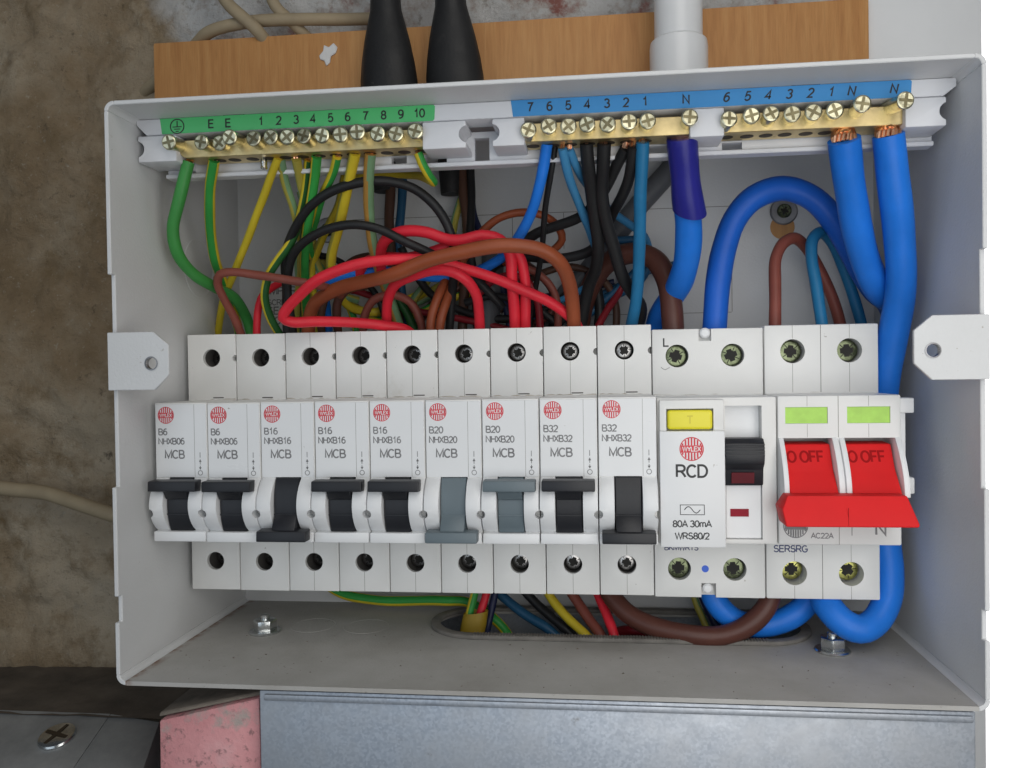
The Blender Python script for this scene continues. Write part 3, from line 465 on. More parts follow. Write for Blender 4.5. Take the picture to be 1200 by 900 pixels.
 ('wire', 'brown wire bending down behind the thin black neutral wire', 1.4, 'brown_red', 0, [(111.4,-24,68.6), (119.1,-24,66.6), (124.5,-23,62.2), (127.1,-22,56.1), (126.8,-20,40.2)]),
 ('wire', 'thin dark blue wire along the back above the seventh breaker', 1.2, 'navy', 0, [(96.3,-8,60.4), (106.2,-8,58.5), (115.9,-8,58.3), (125.7,-8,59.6), (138.6,-8,61.6), (148.2,-8,63.9)]),
 ('wire', 'yellow green wire falling between the two black arches', 1.4, 'gy_b', 0, [(35.1,-30,97), (38.1,-30,86.1), (39.4,-29,75.4), (42.4,-27,66.2), (47.7,-24,60.1), (53,-20,58.1)]),
 ('wire', 'dull yellow wire dropping behind the left black arch', 1.4, 'gy_f', 0, [(55,-40,100), (51,-36,90.5), (43.8,-32,79.4), (38.3,-28,69.3), (37.3,-24,58.8), (37.5,-20,42.5)]),
 ('wire', 'thin black wire curving behind the thick yellow earth wire', 1.2, 'black', 0, [(31.5,-22,71.9), (38.2,-22,74.8), (45.7,-22,73), (52.8,-21,67.6), (59.5,-20,60.2), (62.7,-18,50.7), (63.6,-18,42)]),
 ('wire', 'brown wire arching low behind the red arch', 1.5, 'brown_red', 0, [(56.1,-26,41.9), (57.9,-28,51.7), (62.1,-29,57.7), (69,-29,59.1), (75,-28,56), (77.8,-27,49.8), (78.7,-26,41.5)]),
 ('wire', 'green yellow wire lying flat behind the red arch', 1.5, 'gy_e', 0, [(53.8,-12,52.2), (63.8,-12,50.7), (73.6,-11,53.2), (83.4,-10,58.2), (93.2,-9,60.4), (103,-9,57.8)]),
 ('wire', 'dark red wire curling behind the two upright red wires', 1.4, 'darkred', 0, [(98.8,-24,58.8), (104.6,-25,63.8), (110.9,-26,65.3), (117,-26,62.7), (120.5,-25,56.6), (121.5,-24,40.8)]),
 ('wire', 'black wire crossing behind the upright red wires', 1.4, 'black', 0, [(93,-18,56.4), (101.2,-19,58.3), (110.7,-20,57.3), (120.1,-20,53.4), (127.7,-19,46.4), (130.7,-18,40.2)]),
 ('wire', 'brown wire running level behind the pale blue pair', 1.4, 'brown', 0, [(104.7,-10,53.5), (113.1,-11,62.9), (122.9,-12,67.9), (130.8,-12,69.6), (138.7,-12,67.5), (145.6,-12,61.9), (148.6,-12,53.9), (147.8,-12,40)]),
]
EARTH_SCREWS = [(10.7, -75.5, 103.3), (20.4, -73.8, 103.3), (25.5, -72.3, 103.2), (30.4, -75.5, 103.9), (37.3, -73.8, 103.6), (42.8, -73.8, 103.8), (48.0, -73.8, 103.6), (53.4, -73.8, 103.6), (59.1, -73.8, 103.6), (64.8, -73.8, 103.6), (70.6, -75.5, 103.6), (76.5, -73.8, 103.3), (82.1, -73.8, 103.0), (88.1, -73.8, 103.5)]
NEUTRAL_SCREWS_A = [(122.3, -73.8, 102.2), (128.4, -73.8, 103.1), (134.2, -73.8, 102.8), (139.7, -73.8, 103.1), (145.7, -73.8, 102.8), (151.9, -73.8, 103.2), (157.3, -73.8, 103.2), (169.3, -74.5, 103.4)]
NEUTRAL_SCREWS_B = [(180.5, -73.8, 102.6), (186.8, -73.8, 103.3), (192.3, -73.8, 103.5), (198.2, -73.8, 103.2), (204.1, -73.8, 103.4), (210.0, -73.8, 103.6), (216.2, -78.0, 103.8), (227.4, -78.5, 104.0)]

# ================================================================== SETTING
def height_grid(name, x0, x1, z0, z1, y, step, amp, mat):
    bm = bmesh.new(); nx = int((x1 - x0) / step); nz = int((z1 - z0) / step); g = []
    for i in range(nx + 1):
        row = []
        for k in range(nz + 1):
            x = x0 + i * step; z = z0 + k * step
            h = noise.fractal(Vector((x * .018, z * .018, 3.1)), 1.0, 2.1, 6) * amp + noise.fractal(Vector((x * .09, z * .09, 9.4)), .8, 2.0, 4) * amp * .34
            row.append(bm.verts.new((x, y + h, z)))
        g.append(row)
    for i in range(nx):
        for k in range(nz): bm.faces.new((g[i][k], g[i + 1][k], g[i + 1][k + 1], g[i][k + 1])).smooth = True
    me = bpy.data.meshes.new(name); bm.to_mesh(me); bm.free()
    return link(name, me, mat, kind='structure')
height_grid('wall', -330, 285, -180, 330, 27, 1.7, 5.5, 'plaster')
# sooty ledge at the foot of the wall, left
mb = MB(); bmg = mb.bm
for i in range(61):
    for k in range(31):
        x = -330 + i * 6; y = -24 + k * 2
        bmg.verts.new((x, y, -100.5 + noise.fractal(Vector((x * .05, y * .05, 1)), 1, 2, 4) * 1.2))
bmg.verts.ensure_lookup_table()
for i in range(60):
    for k in range(30): bmg.faces.new([bmg.verts[j] for j in (i * 31 + k, (i + 1) * 31 + k, (i + 1) * 31 + k + 1, i * 31 + k + 1)])
mb.build('ledge', 'dirt', kind='structure')

# bright window beyond the right-hand edge of the board
win = thing('window', (520, 150, -420), 'overexposed bright window filling the right edge of the picture', 'window')
MB().box(300, 900, 150, 152, -420, 420).build('pane', 'daylight', win)
MB().box(289, 300, 144, 158, -420, 420).build('frame', 'white_paint', win)

# timber backboard and the painted board beside it
bb = thing('backboard', (102, 10, -40), 'brown plywood backboard behind and above the grey box', 'board')
MB().box(-39.5, 244.2, 3, 21, -40, 168.6).bevel(.8, 2).build('panel', 'wood', bb)
poly = [(31.5, 159), (33.2, 160.8), (33.6, 163.2), (35.6, 162.2), (37.6, 163.8), (39.2, 162.0), (38.4, 159.6), (36.4, 158.6), (36.0, 156.0), (34.4, 154.8), (33.6, 157.0), (32.0, 157.4)]
mb = MB().prism(poly, 'y', 3.05, 2.3).bevel(.25, 1).build('paint_splash', 'paint_blob', bb)
MB().box(244.8, 285.5, 6, 20, -190, 330).bevel(.6, 2).build('painted_board', 'white_paint', None, label='white painted board at the right behind the grey box', cat='board')

# ================================================================== ENCLOSURE
XL, XR, ZB, ZT, YF, T = -4.0, 245.5, -62.4, 113.3, -86.3, 1.3
box = thing('enclosure', (120, 0, ZB), 'open pale grey metal consumer unit box with its cover removed', 'enclosure')
# back
back = MB().box(XL, XR, 0, T, ZB, ZT).bevel(.2, 1).build('back_panel', 'paint', box)
for (x0, x1, z0, z1) in ((45, 192.5, 92.0, 92.22), (192.4, 192.62, 52.2, 92.0), (60, 192.3, 51.9, 52.1), (109.0, 109.22, 78, 91.9), (129, 129.22, 78, 91.9)):
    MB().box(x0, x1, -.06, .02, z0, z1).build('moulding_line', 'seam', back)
# side walls: outline in y,z with the cover's slots in the front edge
yi = YF + 1.9
lz = [ZB, (ZB, YF), (-43.5, YF), (-43.5, yi), (-35.6, yi), (-35.6, YF), (-2.6, YF), (-2.6, yi), (61.5, yi), (61.5, YF), (ZT, YF)]
poly = [(0, ZB)] + [(y, z) for z, y in lz[1:]] + [(0, ZT)]
def knock(me_parent, c, axis, r, mat='seam'):
    return MB().lathe([(r - .18, 0), (r - .12, .12), (r + .12, .12), (r + .18, 0)], c, axis, 40).build('knockout', mat, me_parent)
CR = 3.0
for cx, cz, a0 in ((XL + CR, ZT - CR, 90), (XL + CR, ZB + CR, 180), (XR - CR, ZB + CR, 270), (XR - CR, ZT - CR, 0)):
    MB().prism(circ(cx, cz, CR, 6, a0, a0 + 90) + circ(cx, cz, CR - T, 6, a0 + 90, a0), 'y', YF, 0).bevel(.2, 1, 50).build('corner_bend', 'paint', box)
poly = [(a_, max(ZB + CR, min(ZT - CR, b_))) for a_, b_ in poly]
left = MB().prism(poly, 'x', XL, XL + T).bevel(.22, 1).build('side_wall', 'paint', box)
knock(left, (XL + T, -33, 70), 'x', 10.5, 'paint')
rz = [(ZB, YF), (-43.5, YF), (-43.5, yi), (-35.4, yi), (-35.4, YF), (-2.6, YF), (-2.6, yi), (61.5, yi), (61.5, YF), (ZT, YF)]
right = MB().prism([(a_, max(ZB + CR, min(ZT - CR, b_))) for a_, b_ in [(0, ZB)] + [(y, z) for z, y in rz] + [(0, ZT)]], 'x', XR - T, XR).bevel(.22, 1).build('side_wall', 'paint', box)
knock(right, (XR - T, -26, 72), (-1, 0, 0), 12.5, 'paint')
top = MB().box(XL + CR, XR - CR, YF, 0, ZT - T, ZT).bevel(.22, 1).build('top_wall', 'paint', box)
# floor with the long cable slot
fl = MB().box(XL + CR, XR - CR, YF, 0, ZB, ZB + T).mesh('floor_panel')
slot_poly = circ(98, -24, 16.5, 16, 90, 270) + circ(196, -24, 16.5, 16, -90, 90)
fl = cut(fl, [MB().prism(slot_poly, 'z', ZB - 3, ZB + 5)])
fl = link('floor_panel', fl, 'dusty', box)
for x, y in ((37, -30), (57, -30)): knock(fl, (x, y, ZB + T - .05), 'z', 8.0, 'dusty')
# cover lugs folded in from both sides
def lug(x0, x1, hx):
    d = 1 if x1 > x0 else -1
    poly = [(x0, 26.7), (x1 - d * 4.6, 26.7), (x1, 31.2), (x1, 40.0), (x1 - d * 4.8, 44.0), (x0, 44.0)]
    me = MB().prism(poly, 'y', YF - .9, YF + .35).bevel(.15, 1).mesh('fixing_lug')
    me = cut(me, [MB().cone((hx, YF, 34.6), 'y', 1.75, 1.75, -3, 3, 20)])
    o = link('fixing_lug', me, 'paint', box)
    MB().lathe([(2.0, -.9), (2.1, -1.15), (1.75, -1.2), (1.72, .5)], (hx, YF, 34.6), 'y', 24).build('extruded_rim', 'washer', o)
lug(XL + .1, 15.4, 10.0); lug(XR - .1, 226.2, 231.0)
# warning print on the back panel, partly hidden by wires
for s_, z in (('IMPORTANT', 63.0), ('SCREWS', 58.8), ('SECURE', 55.0), ('CONTACT', 51.0)):
    text(back, s_, 4.6 if s_ != 'SCREWS' else 3.4, 9.0, z, -.08, 'ink_grey', 'LEFT')

# edging strip round the slot
grm = thing('edging_strip', (147, -24, ZB), 'dusty ribbed grey edging strip round the cable slot', 'grommet')
def ring(rin, rout, z0, z1):
    a = circ(98, -24, rout, 16, 90, 270) + circ(196, -24, rout, 16, -90, 90); b_ = circ(98, -24, rin, 16, 90, 270) + circ(196, -24, rin, 16, -90, 90)
    mb = MB(); bm = mb.bm; n = len(a)
    V = [[bm.verts.new((p_[0], p_[1], z)) for p_ in pl] for pl, z in ((a, z0), (a, z1), (b_, z1), (b_, z0))]
    for q in range(4):
        for k in range(n): bm.faces.new((V[q][k], V[q][(k + 1) % n], V[(q + 1) % 4][(k + 1) % n], V[(q + 1) % 4][k]))
    return mb
ring(14.6, 18.2, ZB + T + .05, ZB + T + 1.5).bevel(.4, 2).build('strip', 'rubber', grm)
mb = MB()
for k in range(100):
    x = 98 + k * .99; mb.box(x, x + .5, -42.0, -39.0, ZB + T + 1.45, ZB + T + 1.75)
mb.build('ribs', 'rubber', grm, kind='stuff')

# hex bolts through the floor
def hexbolt(x, y, label, z=ZB + T):
    t = thing('hex_bolt', (x, y, z), label, 'bolt', 'bolts through the box floor')
    MB().lathe([(0, 0), (5.6, 0), (5.7, .5), (5.3, .9), (0, .9)], (x, y, z), 'z', 32).build('washer', 'steel', t)
    a = R(18); MB().prism([(x + 4.1 * math.cos(a + R(60 * k)), y + 4.1 * math.sin(a + R(60 * k))) for k in range(6)], 'z', z + .85, z + 4.6).bevel(.3, 2).build('nut', 'steel', t)
    MB().lathe([(1.6, 3.5), (1.6, 5.9), (1.3, 6.3), (0, 6.4)], (x, y, z), 'z', 20).build('shank', 'steel', t)
hexbolt(22.3, -38.5, 'hex bolt and washer on the box floor, lower left'); hexbolt(215.9, -45.0, 'hex bolt and washer beside the looping blue cable, lower right')

def cross_screw(parent, c, r, mat, h=1.2, axis=(0, -1, 0), slotmat='slot', rot=.4, wide=.16, name='screw', shank=0.0, deep=True):
    """pan head with a combined cross and slot recess, facing along axis"""
    ax = Vector(axis).normalized(); c = Vector(c)
    prof = [(0, h * .72), (r * .80, h * .78), (r * .95, h * .6), (r, h * .3), (r * .98, 0)]
    if shank: prof += [(r * .86, 0), (r * .86, -shank)]
    o = MB().lathe(prof, c, ax, 20).build(name, mat, parent)
    u = ax.orthogonal().normalized(); u.rotate(Matrix.Rotation(rot, 3, ax)); w_ = ax.cross(u)
    mb = MB(); bm = mb.bm; ln = .62 if deep else .86
    q = ((-wide, -ln), (wide, -ln), (wide * 1.15, -wide * 1.15), (ln, -wide), (ln, wide), (wide * 1.15, wide * 1.15), (wide, ln), (-wide, ln), (-wide * 1.15, wide * 1.15), (-ln, wide), (-ln, -wide), (-wide * 1.15, -wide * 1.15))
    bm.faces.new([bm.verts.new(c + ax * (h * .80 + .03) + (u * a_ + w_ * b_) * r * .9) for a_, b_ in q])
    for k in range(4 if deep else 0):       # fine ticks between the arms
        d = (u * math.cos(R(45 + 90 * k)) + w_ * math.sin(R(45 + 90 * k))); e_ = ax.cross(d)
        bm.faces.new([bm.verts.new(c + ax * (h * .80 + .035) + (d * a_ + e_ * b_) * r) for a_, b_ in ((.22, -.035), (.80, -.035), (.80, .035), (.22, .035))])
    link('recess', mb.mesh('recess', 0), slotmat, parent if parent is None else o) if parent is not None else None
    return o
# fixing screws through the back panel
def back_screw(x, z, label):
    t = thing('fixing_screw', (x, 0, z), label, 'screw', 'fixing screws in the back panel')
    MB().lathe([(0, -.2), (5.0, -.2), (5.1, -.9), (4.6, -1.3), (0, -1.3)], (x, 0, z), 'y', 32).build('washer', 'washer', t)
    s_ = cross_screw(t, (x, -1.2, z), 2.7, 'screw_green', 1.5)
    return t
back_screw(211.7, 89.3, 'cross head fixing screw with washer under the blue cable arch'); back_screw(35.0, 88.2, 'cross head fixing screw half hidden behind the yellow green wires')
MB().lathe([(0, -.12), (4.4, -.12), (4.5, -.02)], (211.3, 0, 83.5), 'y', 28).build('bare_patch', 'wood', back)

# ================================================================== TERMINAL CARRIER AND BARS
car = thing('terminal_carrier', (120, -60, 96), 'long white plastic carrier holding the brass terminal bars along the top', 'terminal carrier')
rail_poly = [(-2.4, 111.8), (0.6, 106.6), (241.0, 106.6), (243.9, 111.0), (243.9, 111.8)]
MB().prism([(-2.3, 111.9), (-2.3, 110.2), (.9, 106.9), (240.2, 106.9), (243.8, 109.5), (243.8, 111.9)], 'y', -72, -63.5).bevel(.3, 2).build('upper_rail', 'carrier', car)
web = MB().box(1.5, 241.5, -60.2, -57.5, 96.2, 106.5).mesh('web')
web = cut(web, [MB().box(104.0, 108.7, -70, -50, 97.4, 104.6), MB().box(180.5, 186.5, -70, -50, 96.9, 99.6), MB().box(157, 166, -70, -50, 97.2, 99.6), MB().box(77, 82, -70, -50, 97.6, 100), MB().box(88, 95, -70, -50, 97.4, 100), MB().box(8, 11, -70, -50, 97.2, 98.4), MB().box(226, 232, -70, -50, 97.6, 98.4)])
link('web', web, 'carrier', car)
MB().box(1.5, 241.5, -62.0, -57.2, 95.6, 97.0).bevel(.25, 1).build('lower_lip', 'carrier', car)
for x0, x1 in ((26.5, 33.5), (198.5, 206.5)): MB().box(x0, x1, -72.15, -71.9, 111.45, 111.95).build('vent_slot', 'slot', car)
def bracket(x0, x1, notch):
    me = MB().box(x0, x1, -72.2, -60.3, 98.4, 106.7).bevel(.5, 2).mesh('end_bracket')
    cs = []
    if notch is not None: cs.append(MB().cone((notch, -66, 102.6), 'y', 2.6, 2.6, -12, 12, 20))
    me = cut(me, cs) if cs else me
    o = link('end_bracket', me, 'carrier', car)
    return o
bracket(-1.9, 11.0, -2.3); bracket(89.8, 103.2, 103.6); bracket(111.2, 121.0, 110.9); bracket(169.6, 179.5, None); bracket(229.8, 241.0, 241.6)
def strip(x0, x1, mat, label, dz):
    zt, zb_ = 111.85, 107.0
    poly = [(x0, zb_), (x1 - .5, zb_), (x1, zb_ + .5), (x1 + .25, zt - .5), (x1 - .2, zt), (x0 - .6, zt)]
    return tag(MB().prism(poly, 'y', -72.18, -71.98).build('label_strip', mat, car), label)
gs = strip(6.3, 93.6, 'label_green', 'green strip numbered 1 to 10', 0); bs = strip(117.6, 231.4, 'label_blue', 'blue strip numbered 7 to 1 and 6 to 1 with letters N', 0)
for s_, x in (('E', 22.6), ('E', 28.2), ('1', 38.9), ('2', 44.6), ('3', 50.2), ('4', 55.6), ('5', 61.2), ('6', 66.6), ('7', 72.2), ('8', 77.9), ('9', 83.3), ('10', 89.0)):
    text(gs, s_, 3.9, x, 108.05, -72.25, 'ink_black', 'CENTER', .92)
mb = MB().lathe([(2.05, 0), (2.05, -.05), (2.4, -.05), (2.4, 0)], (11.4, -72.2, 109.2), 'y', 36); mb.build('earth_symbol', 'ink_black', gs)
mb = MB()
for x0, x1, z0, z1 in ((11.22, 11.58, 109.2, 110.9), (9.9, 12.9, 108.9, 109.2), (10.4, 12.4, 108.2, 108.5), (10.9, 11.9, 107.5, 107.8)): mb.box(x0, x1, -72.25, -72.2, z0, z1)
mb.build('earth_symbol', 'ink_black', gs)
for s_, x in (('7', 122.8), ('6', 128.6), ('5', 134.2), ('4', 139.8), ('3', 145.6), ('2', 151.2), ('1', 156.8)): text(bs, s_, 4.0, x, 108.1, -72.25, 'ink_black', 'CENTER', .92)
text(bs, 'N', 4.0, 168.6, 108.1, -72.25, 'ink_black', 'CENTER', .92)
for s_, x in (('6', 180.0), ('5', 186.0), ('4', 191.8), ('3', 197.7), ('2', 203.6), ('1', 209.4), ('N', 215.0), ('N', 226.6)): text(bs, s_, 4.0, x, 108.1, -72.25, 'ink_black', 'CENTER', .92, shear=.2)

def bar(x0, x1, screws, label, holes):
    t = thing('terminal_bar', ((x0 + x1) / 2, -65, 100), label, 'terminal bar', 'brass terminal bars')
    poly = circ(x0 + 2.8, 102.6, 2.8, 10, 90, 270) + circ(x1 - 2.8, 102.6, 2.8, 10, -90, 90)
    bo = MB().prism(poly, 'y', -70, -61.2).bevel(.2, 1).build('bar', 'brass', t)
    for x in holes:
        MB().lathe([(2.0, .0), (2.0, -.06), (0, -.06)], (x, -65.4, 99.8), 'z', 20).build('wire_hole', 'brass_dark', bo)
    for i, (x, y, z) in enumerate(screws):
        tilt = random.uniform(-.2, .2)
        ln = -70 - y
        cross_screw(t, (x, y, z), 2.45, 'screw', 1.1, (tilt * .6, -1, random.uniform(-.14, .14)), 'recess', random.uniform(0, 1.5), .17, 'clamp_screw', shank=max(3, ln + 3), deep=False)
    return t
eb = bar(10.6, 93, EARTH_SCREWS, 'brass earth bar with fourteen screws under the green strip', [22, 27, 33, 38.5, 44, 49.5, 55, 60.5, 66, 71.5, 77, 82.5, 88])
MB().lathe([(0, 0), (.9, 0), (1.1, -1.4), (.95, -2.4), (1.15, -3.2), (.7, -3.6), (0, -3.6)], (36.5, -65, 100), 'z', 16).build('stud', 'steel', eb)
bar(118.8, 172.4, NEUTRAL_SCREWS_A, 'brass neutral bar with eight screws, middle of the carrier', [123, 129, 134.5, 140, 146, 151.5, 157, 168])
bar(177.0, 231.5, NEUTRAL_SCREWS_B, 'brass neutral bar at the right with empty holes along its underside', [181, 187, 192.5, 198, 204, 209.5])

# ================================================================== RAIL, BREAKERS
rl = thing('mounting_rail', (115, -4, -17.5), 'zinc mounting rail behind the row of breakers', 'rail')
MB().prism([(0, -12), (-6.5, -12), (-6.5, -17.5), (-7.5, -17.5), (-7.5, -11), (-1, -11), (-1, 11), (-7.5, 11), (-7.5, 17.5), (-6.5, 17.5), (-6.5, 12), (0, 12)], 'x', 2, 236).build('rail', 'rail', rl)

YT, YN = -47.7, -69.0
def logo(parent, cx, cz, y, r, mat, white='ink_white', word=True, stripes=7):
    """round maker's mark: ring, upright stripes and a band with the name"""
    mb = MB().lathe([(r * .92, 0), (r * .92, -.03), (r, -.03), (r, 0)], (cx, y, cz), 'y', 36); o = mb.build('round_mark', mat, parent)
    mb = MB(); bm = mb.bm
    for k in range(stripes):
        x = (k - (stripes - 1) / 2) * (2 * r * .86 / stripes); hw = r * .065; h = math.sqrt(max(.01, (r * .93) ** 2 - (abs(x) + hw) ** 2))
        for sg in (-1, 1):
            if h < r * .3: continue
            bm.faces.new([bm.verts.new((cx + x + a_, y - .03, cz + sg * b_)) for a_, b_ in ((-hw, r * .31), (hw, r * .31), (hw, h), (-hw, h))])
    hb = r * .30; xb = math.sqrt((r * .93) ** 2 - hb ** 2)
    bm.faces.new([bm.verts.new((cx + a_, y - .035, cz + b_)) for a_, b_ in ((-xb, -hb), (xb, -hb), (xb, hb), (-xb, hb))])
    o2 = link('mark_stripes', mb.mesh('mark_stripes', 0), mat, parent); o2['kind'] = 'stuff'
    if word: link('lettering', text_mesh('WYLEX', r * .60, cx, cz - r * .215, y - .05, 'CENTER', .88, 0, .17), white, parent)

def terminal_screw(parent, x, z, yb, mat, r=2.85, rot=.3, hole=None):
    if hole: MB().lathe([(hole - .03, YT + 1.5), (hole - .03, YT + 8.8), (0, YT + 8.8)], (x, 0, z), 'y', 28).build('hole_shade', 'gap', parent)  # dark lining paints the shade deep inside the terminal hole
    o = cross_screw(parent, (x, yb, z), r, mat, .9, (0, -1, 0), 'slot', rot, .25, 'terminal_screw')
    return o

# ---- one breaker, built at x = 0
def breaker_meshes():
    prof = [(-2, -43.6), (YT, -43.6), (YT, -22.2), (YN, -22.2), (YN, -18.5), (YN, 22.2), (YT, 22.2), (YT, 45.0), (-2, 45.0)]
    me = MB().prism(prof, 'x', .13, P - .13).bevel(.32, 2).mesh('body')
    c1 = MB().cone((P / 2, YT, 36.8), 'y', 3.1, 3.1, -5, 9, 28); c2 = MB().cone((P / 2, YT, -33.6), 'y', 3.1, 3.1, -5, 9, 28)
    c3 = MB().cone((P - .15, YT, 36.6), 'y', 1.15, 1.15, -3, 5, 16); c4 = MB().box(4.7, 13.1, YN - 3, -56, -19.0, -1.6)
    me = cut(me, [c1, c2, c3, c4])
    # cheeks either side of the lever
    arc = [(YN + 1.5, -2.0)] + [(YN - 4.8 * math.sin(math.pi * t) ** .75, -2.0 - 16.6 * t) for t in [k / 14 for k in range(15)]] + [(YN + 1.5, -18.6)]
    out = {'body': me}
    for nm, a, b_, hx in (('cheek_l', .16, 4.75, 0.0), ('cheek_r', 13.05, P - .16, P)):
        cm = MB().prism(arc, 'x', a, b_).bevel(.25, 2, 50).mesh('cheek')
        out[nm] = cut(cm, [MB().cone((hx, YN, -12.6), 'y', 1.35, 1.35, -9, 2.0, 18)])
    out['sill'] = MB().box(.18, P - .18, YN - 2.2, YN + 1, -22.0, -18.75).bevel(.4, 2).mesh('sill')
    return out
BM = breaker_meshes()
def lever_mesh(down):
    mb = MB()
    n = 22; prof = [(-51.6 - 20.0 * math.cos(R(a)), -10.3 + 20.0 * math.sin(R(a))) for a in [-25 + 50 * k / n for k in range(n + 1)]] + [(-58, -1.9), (-58, -18.7)]
    mb.prism(prof, 'x', 5.0, 12.8)
    return mb
def handle_mesh(down):
    if not down:   # lever up: bar at the top
        st = [(-70.2, -2.4), (-74.6, -2.6), (-74.8, -5.0), (-72.6, -8.2), (-69, -9)]; br = [(-71.4, -2.0), (-75.6, -2.2), (-75.8, -5.4), (-72.0, -5.7)]
    else:
        st = [(-68.5, -12.5), (-71.3, -12.6), (-73.4, -15.4), (-75.2, -19.0), (-70.0, -20.5)]; br = [(-71.6, -17.3), (-76.0, -17.6), (-76.3, -20.8), (-71.8, -20.9)]
    return (MB().prism(st, 'x', 5.2, 12.6).bevel(.3, 2), MB().prism(br, 'x', 0.95, P - .95).bevel(.35, 2))
RATINGS = ['06', '06', '16', '16', '16', '20', '20', '32', '32']
LEV = [0, 0, 1, 0, 0, 1, 0, 0, 1]; LCOL = ['black', 'black', 'black', 'black', 'black', 'grey', 'grey', 'black', 'black']
DESC = ['leftmost breaker of the row, marked B6, black lever up', 'second breaker from the left, marked B6, black lever up', 'breaker marked B16 with its black lever down',
        'breaker marked B16 with black lever up, just right of a lowered black lever', 'breaker marked B16 with black lever up, just left of the lowered grey lever',
        'breaker marked B20 with its grey lever down', 'breaker marked B20 with its grey lever up', 'breaker marked B32 with its black lever up', 'breaker marked B32 with black lever down, beside the yellow test button']
LM = {(d, c): (lever_mesh(d).bevel(.25, 1).mesh('lever_drum'),) + tuple(x.mesh('lever') for x in handle_mesh(d)) for d in (0, 1) for c in ('black', 'grey')}
for i in range(9):
    dz = (0, -.25, 0, .1, .1, .1, .25, .45, .6)[i] * .5
    org = Vector((i * P, 0, -43.6 + dz)); rel = Vector((0, 0, -43.6))
    t = thing('circuit_breaker', org, DESC[i], 'circuit breaker', 'circuit breakers in a row')
    def part(name, me, mat, parent=t):
        if not me.get('done'):
            me.transform(Matrix.Scale(S, 4) @ Matrix.Translation(-rel)); me['done'] = 1
            me.materials.clear(); me.materials.append(M[mat])
        o = bpy.data.objects.new(name, me); COL.objects.link(o); o.parent = parent; ORG[o.name] = org
        return o
    bd = part('body', BM['body'], 'plastic'); part('cheek', BM['cheek_l'], 'plastic_white'); part('cheek', BM['cheek_r'], 'plastic_white'); part('sill', BM['sill'], 'plastic_white')
    cm = LCOL[i] + '_plastic'; dr, st, br = LM[(LEV[i], LCOL[i])]
    dro = part('lever_drum', dr, cm); part('lever_stem', st, cm); part('lever_bar', br, cm)
    x0 = i * P; zo = dz
    MB().box(x0 + 5.05, x0 + 12.75, -71.7, -71.35, -13.3 + zo, -13.0 + zo).build('ridge', cm, dro)
    # nose face plate, a shade whiter than the body
    MB().box(x0 + .3, x0 + P - .3, YN - .18, YN + .1, -1.7 + zo, 21.7 + zo).bevel(.08, 1).build('face_plate', 'plastic_white', t)
    for (za, zb_) in ((45.0 - .3, 22.4), (-22.3, -43.3)):
        if i >= 2 or za < 0 and i >= 3:
            zc = (36.8 if za > 0 else -33.6)
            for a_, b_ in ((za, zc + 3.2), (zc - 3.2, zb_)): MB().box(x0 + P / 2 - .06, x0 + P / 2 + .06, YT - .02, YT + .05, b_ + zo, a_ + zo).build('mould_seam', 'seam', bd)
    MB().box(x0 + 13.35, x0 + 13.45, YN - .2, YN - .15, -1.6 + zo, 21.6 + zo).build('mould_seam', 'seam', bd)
    MB().box(x0 + 9.2, x0 + 13, YT - .05, YT + .02, 22.9 + zo, 23.25 + zo).build('latch_slot', 'gap', bd)
    sm = 'screw_dull'
    for zc in (36.8, -33.6):
        terminal_screw(t, x0 + P / 2, zc + zo, YT + 7.4 - max(0, i - 2) * .55, sm, 2.8, random.uniform(.1, 1.2), 3.1)
    ly = YN - .2
    logo(t, x0 + 3.9 + .04 * i, 18.2 + zo + .04 * i, ly, 2.72, 'ink_red')
    rt_ = RATINGS[i]; fade = 'ink_grey'
    text(t, 'B' + rt_.lstrip('0'), 3.1, x0 + 1.25, 11.75 + zo, ly - .02, fade, 'LEFT', .95)
    text(t, 'NHXB' + rt_, 3.05, x0 + 1.2, 8.75 + zo, ly - .02, fade, 'LEFT', .90)
    text(t, 'MCB', 4.0, x0 + 3.3, 4.2 + zo, ly - .02, fade, 'LEFT', .92)
    mk = MB().lathe([(.62, 0), (.62, -.03), (.82, -.03), (.82, 0)], (x0 + 15.2, ly, -.3 + zo), 'y', 20).build('switch_mark', fade, t)
    mb = MB()
    for z0, z1 in ((4.6, 6.3), (2.4, 3.6), (.9, 2.0)): mb.box(x0 + 15.1, x0 + 15.3, ly - .03, ly, z0 + zo, z1 + zo)
    mb.prism([(x0 + 14.75, 3.2 + zo), (x0 + 15.65, 3.2 + zo), (x0 + 15.2, 4.1 + zo)], 'y', ly - .03, ly); mb.prism([(x0 + 14.75, 1.5 + zo), (x0 + 15.65, 1.5 + zo), (x0 + 15.2, .7 + zo)], 'y', ly - .03, ly)
    link('switch_mark', mb.mesh('switch_mark', 0), fade, t)['kind'] = 'stuff'

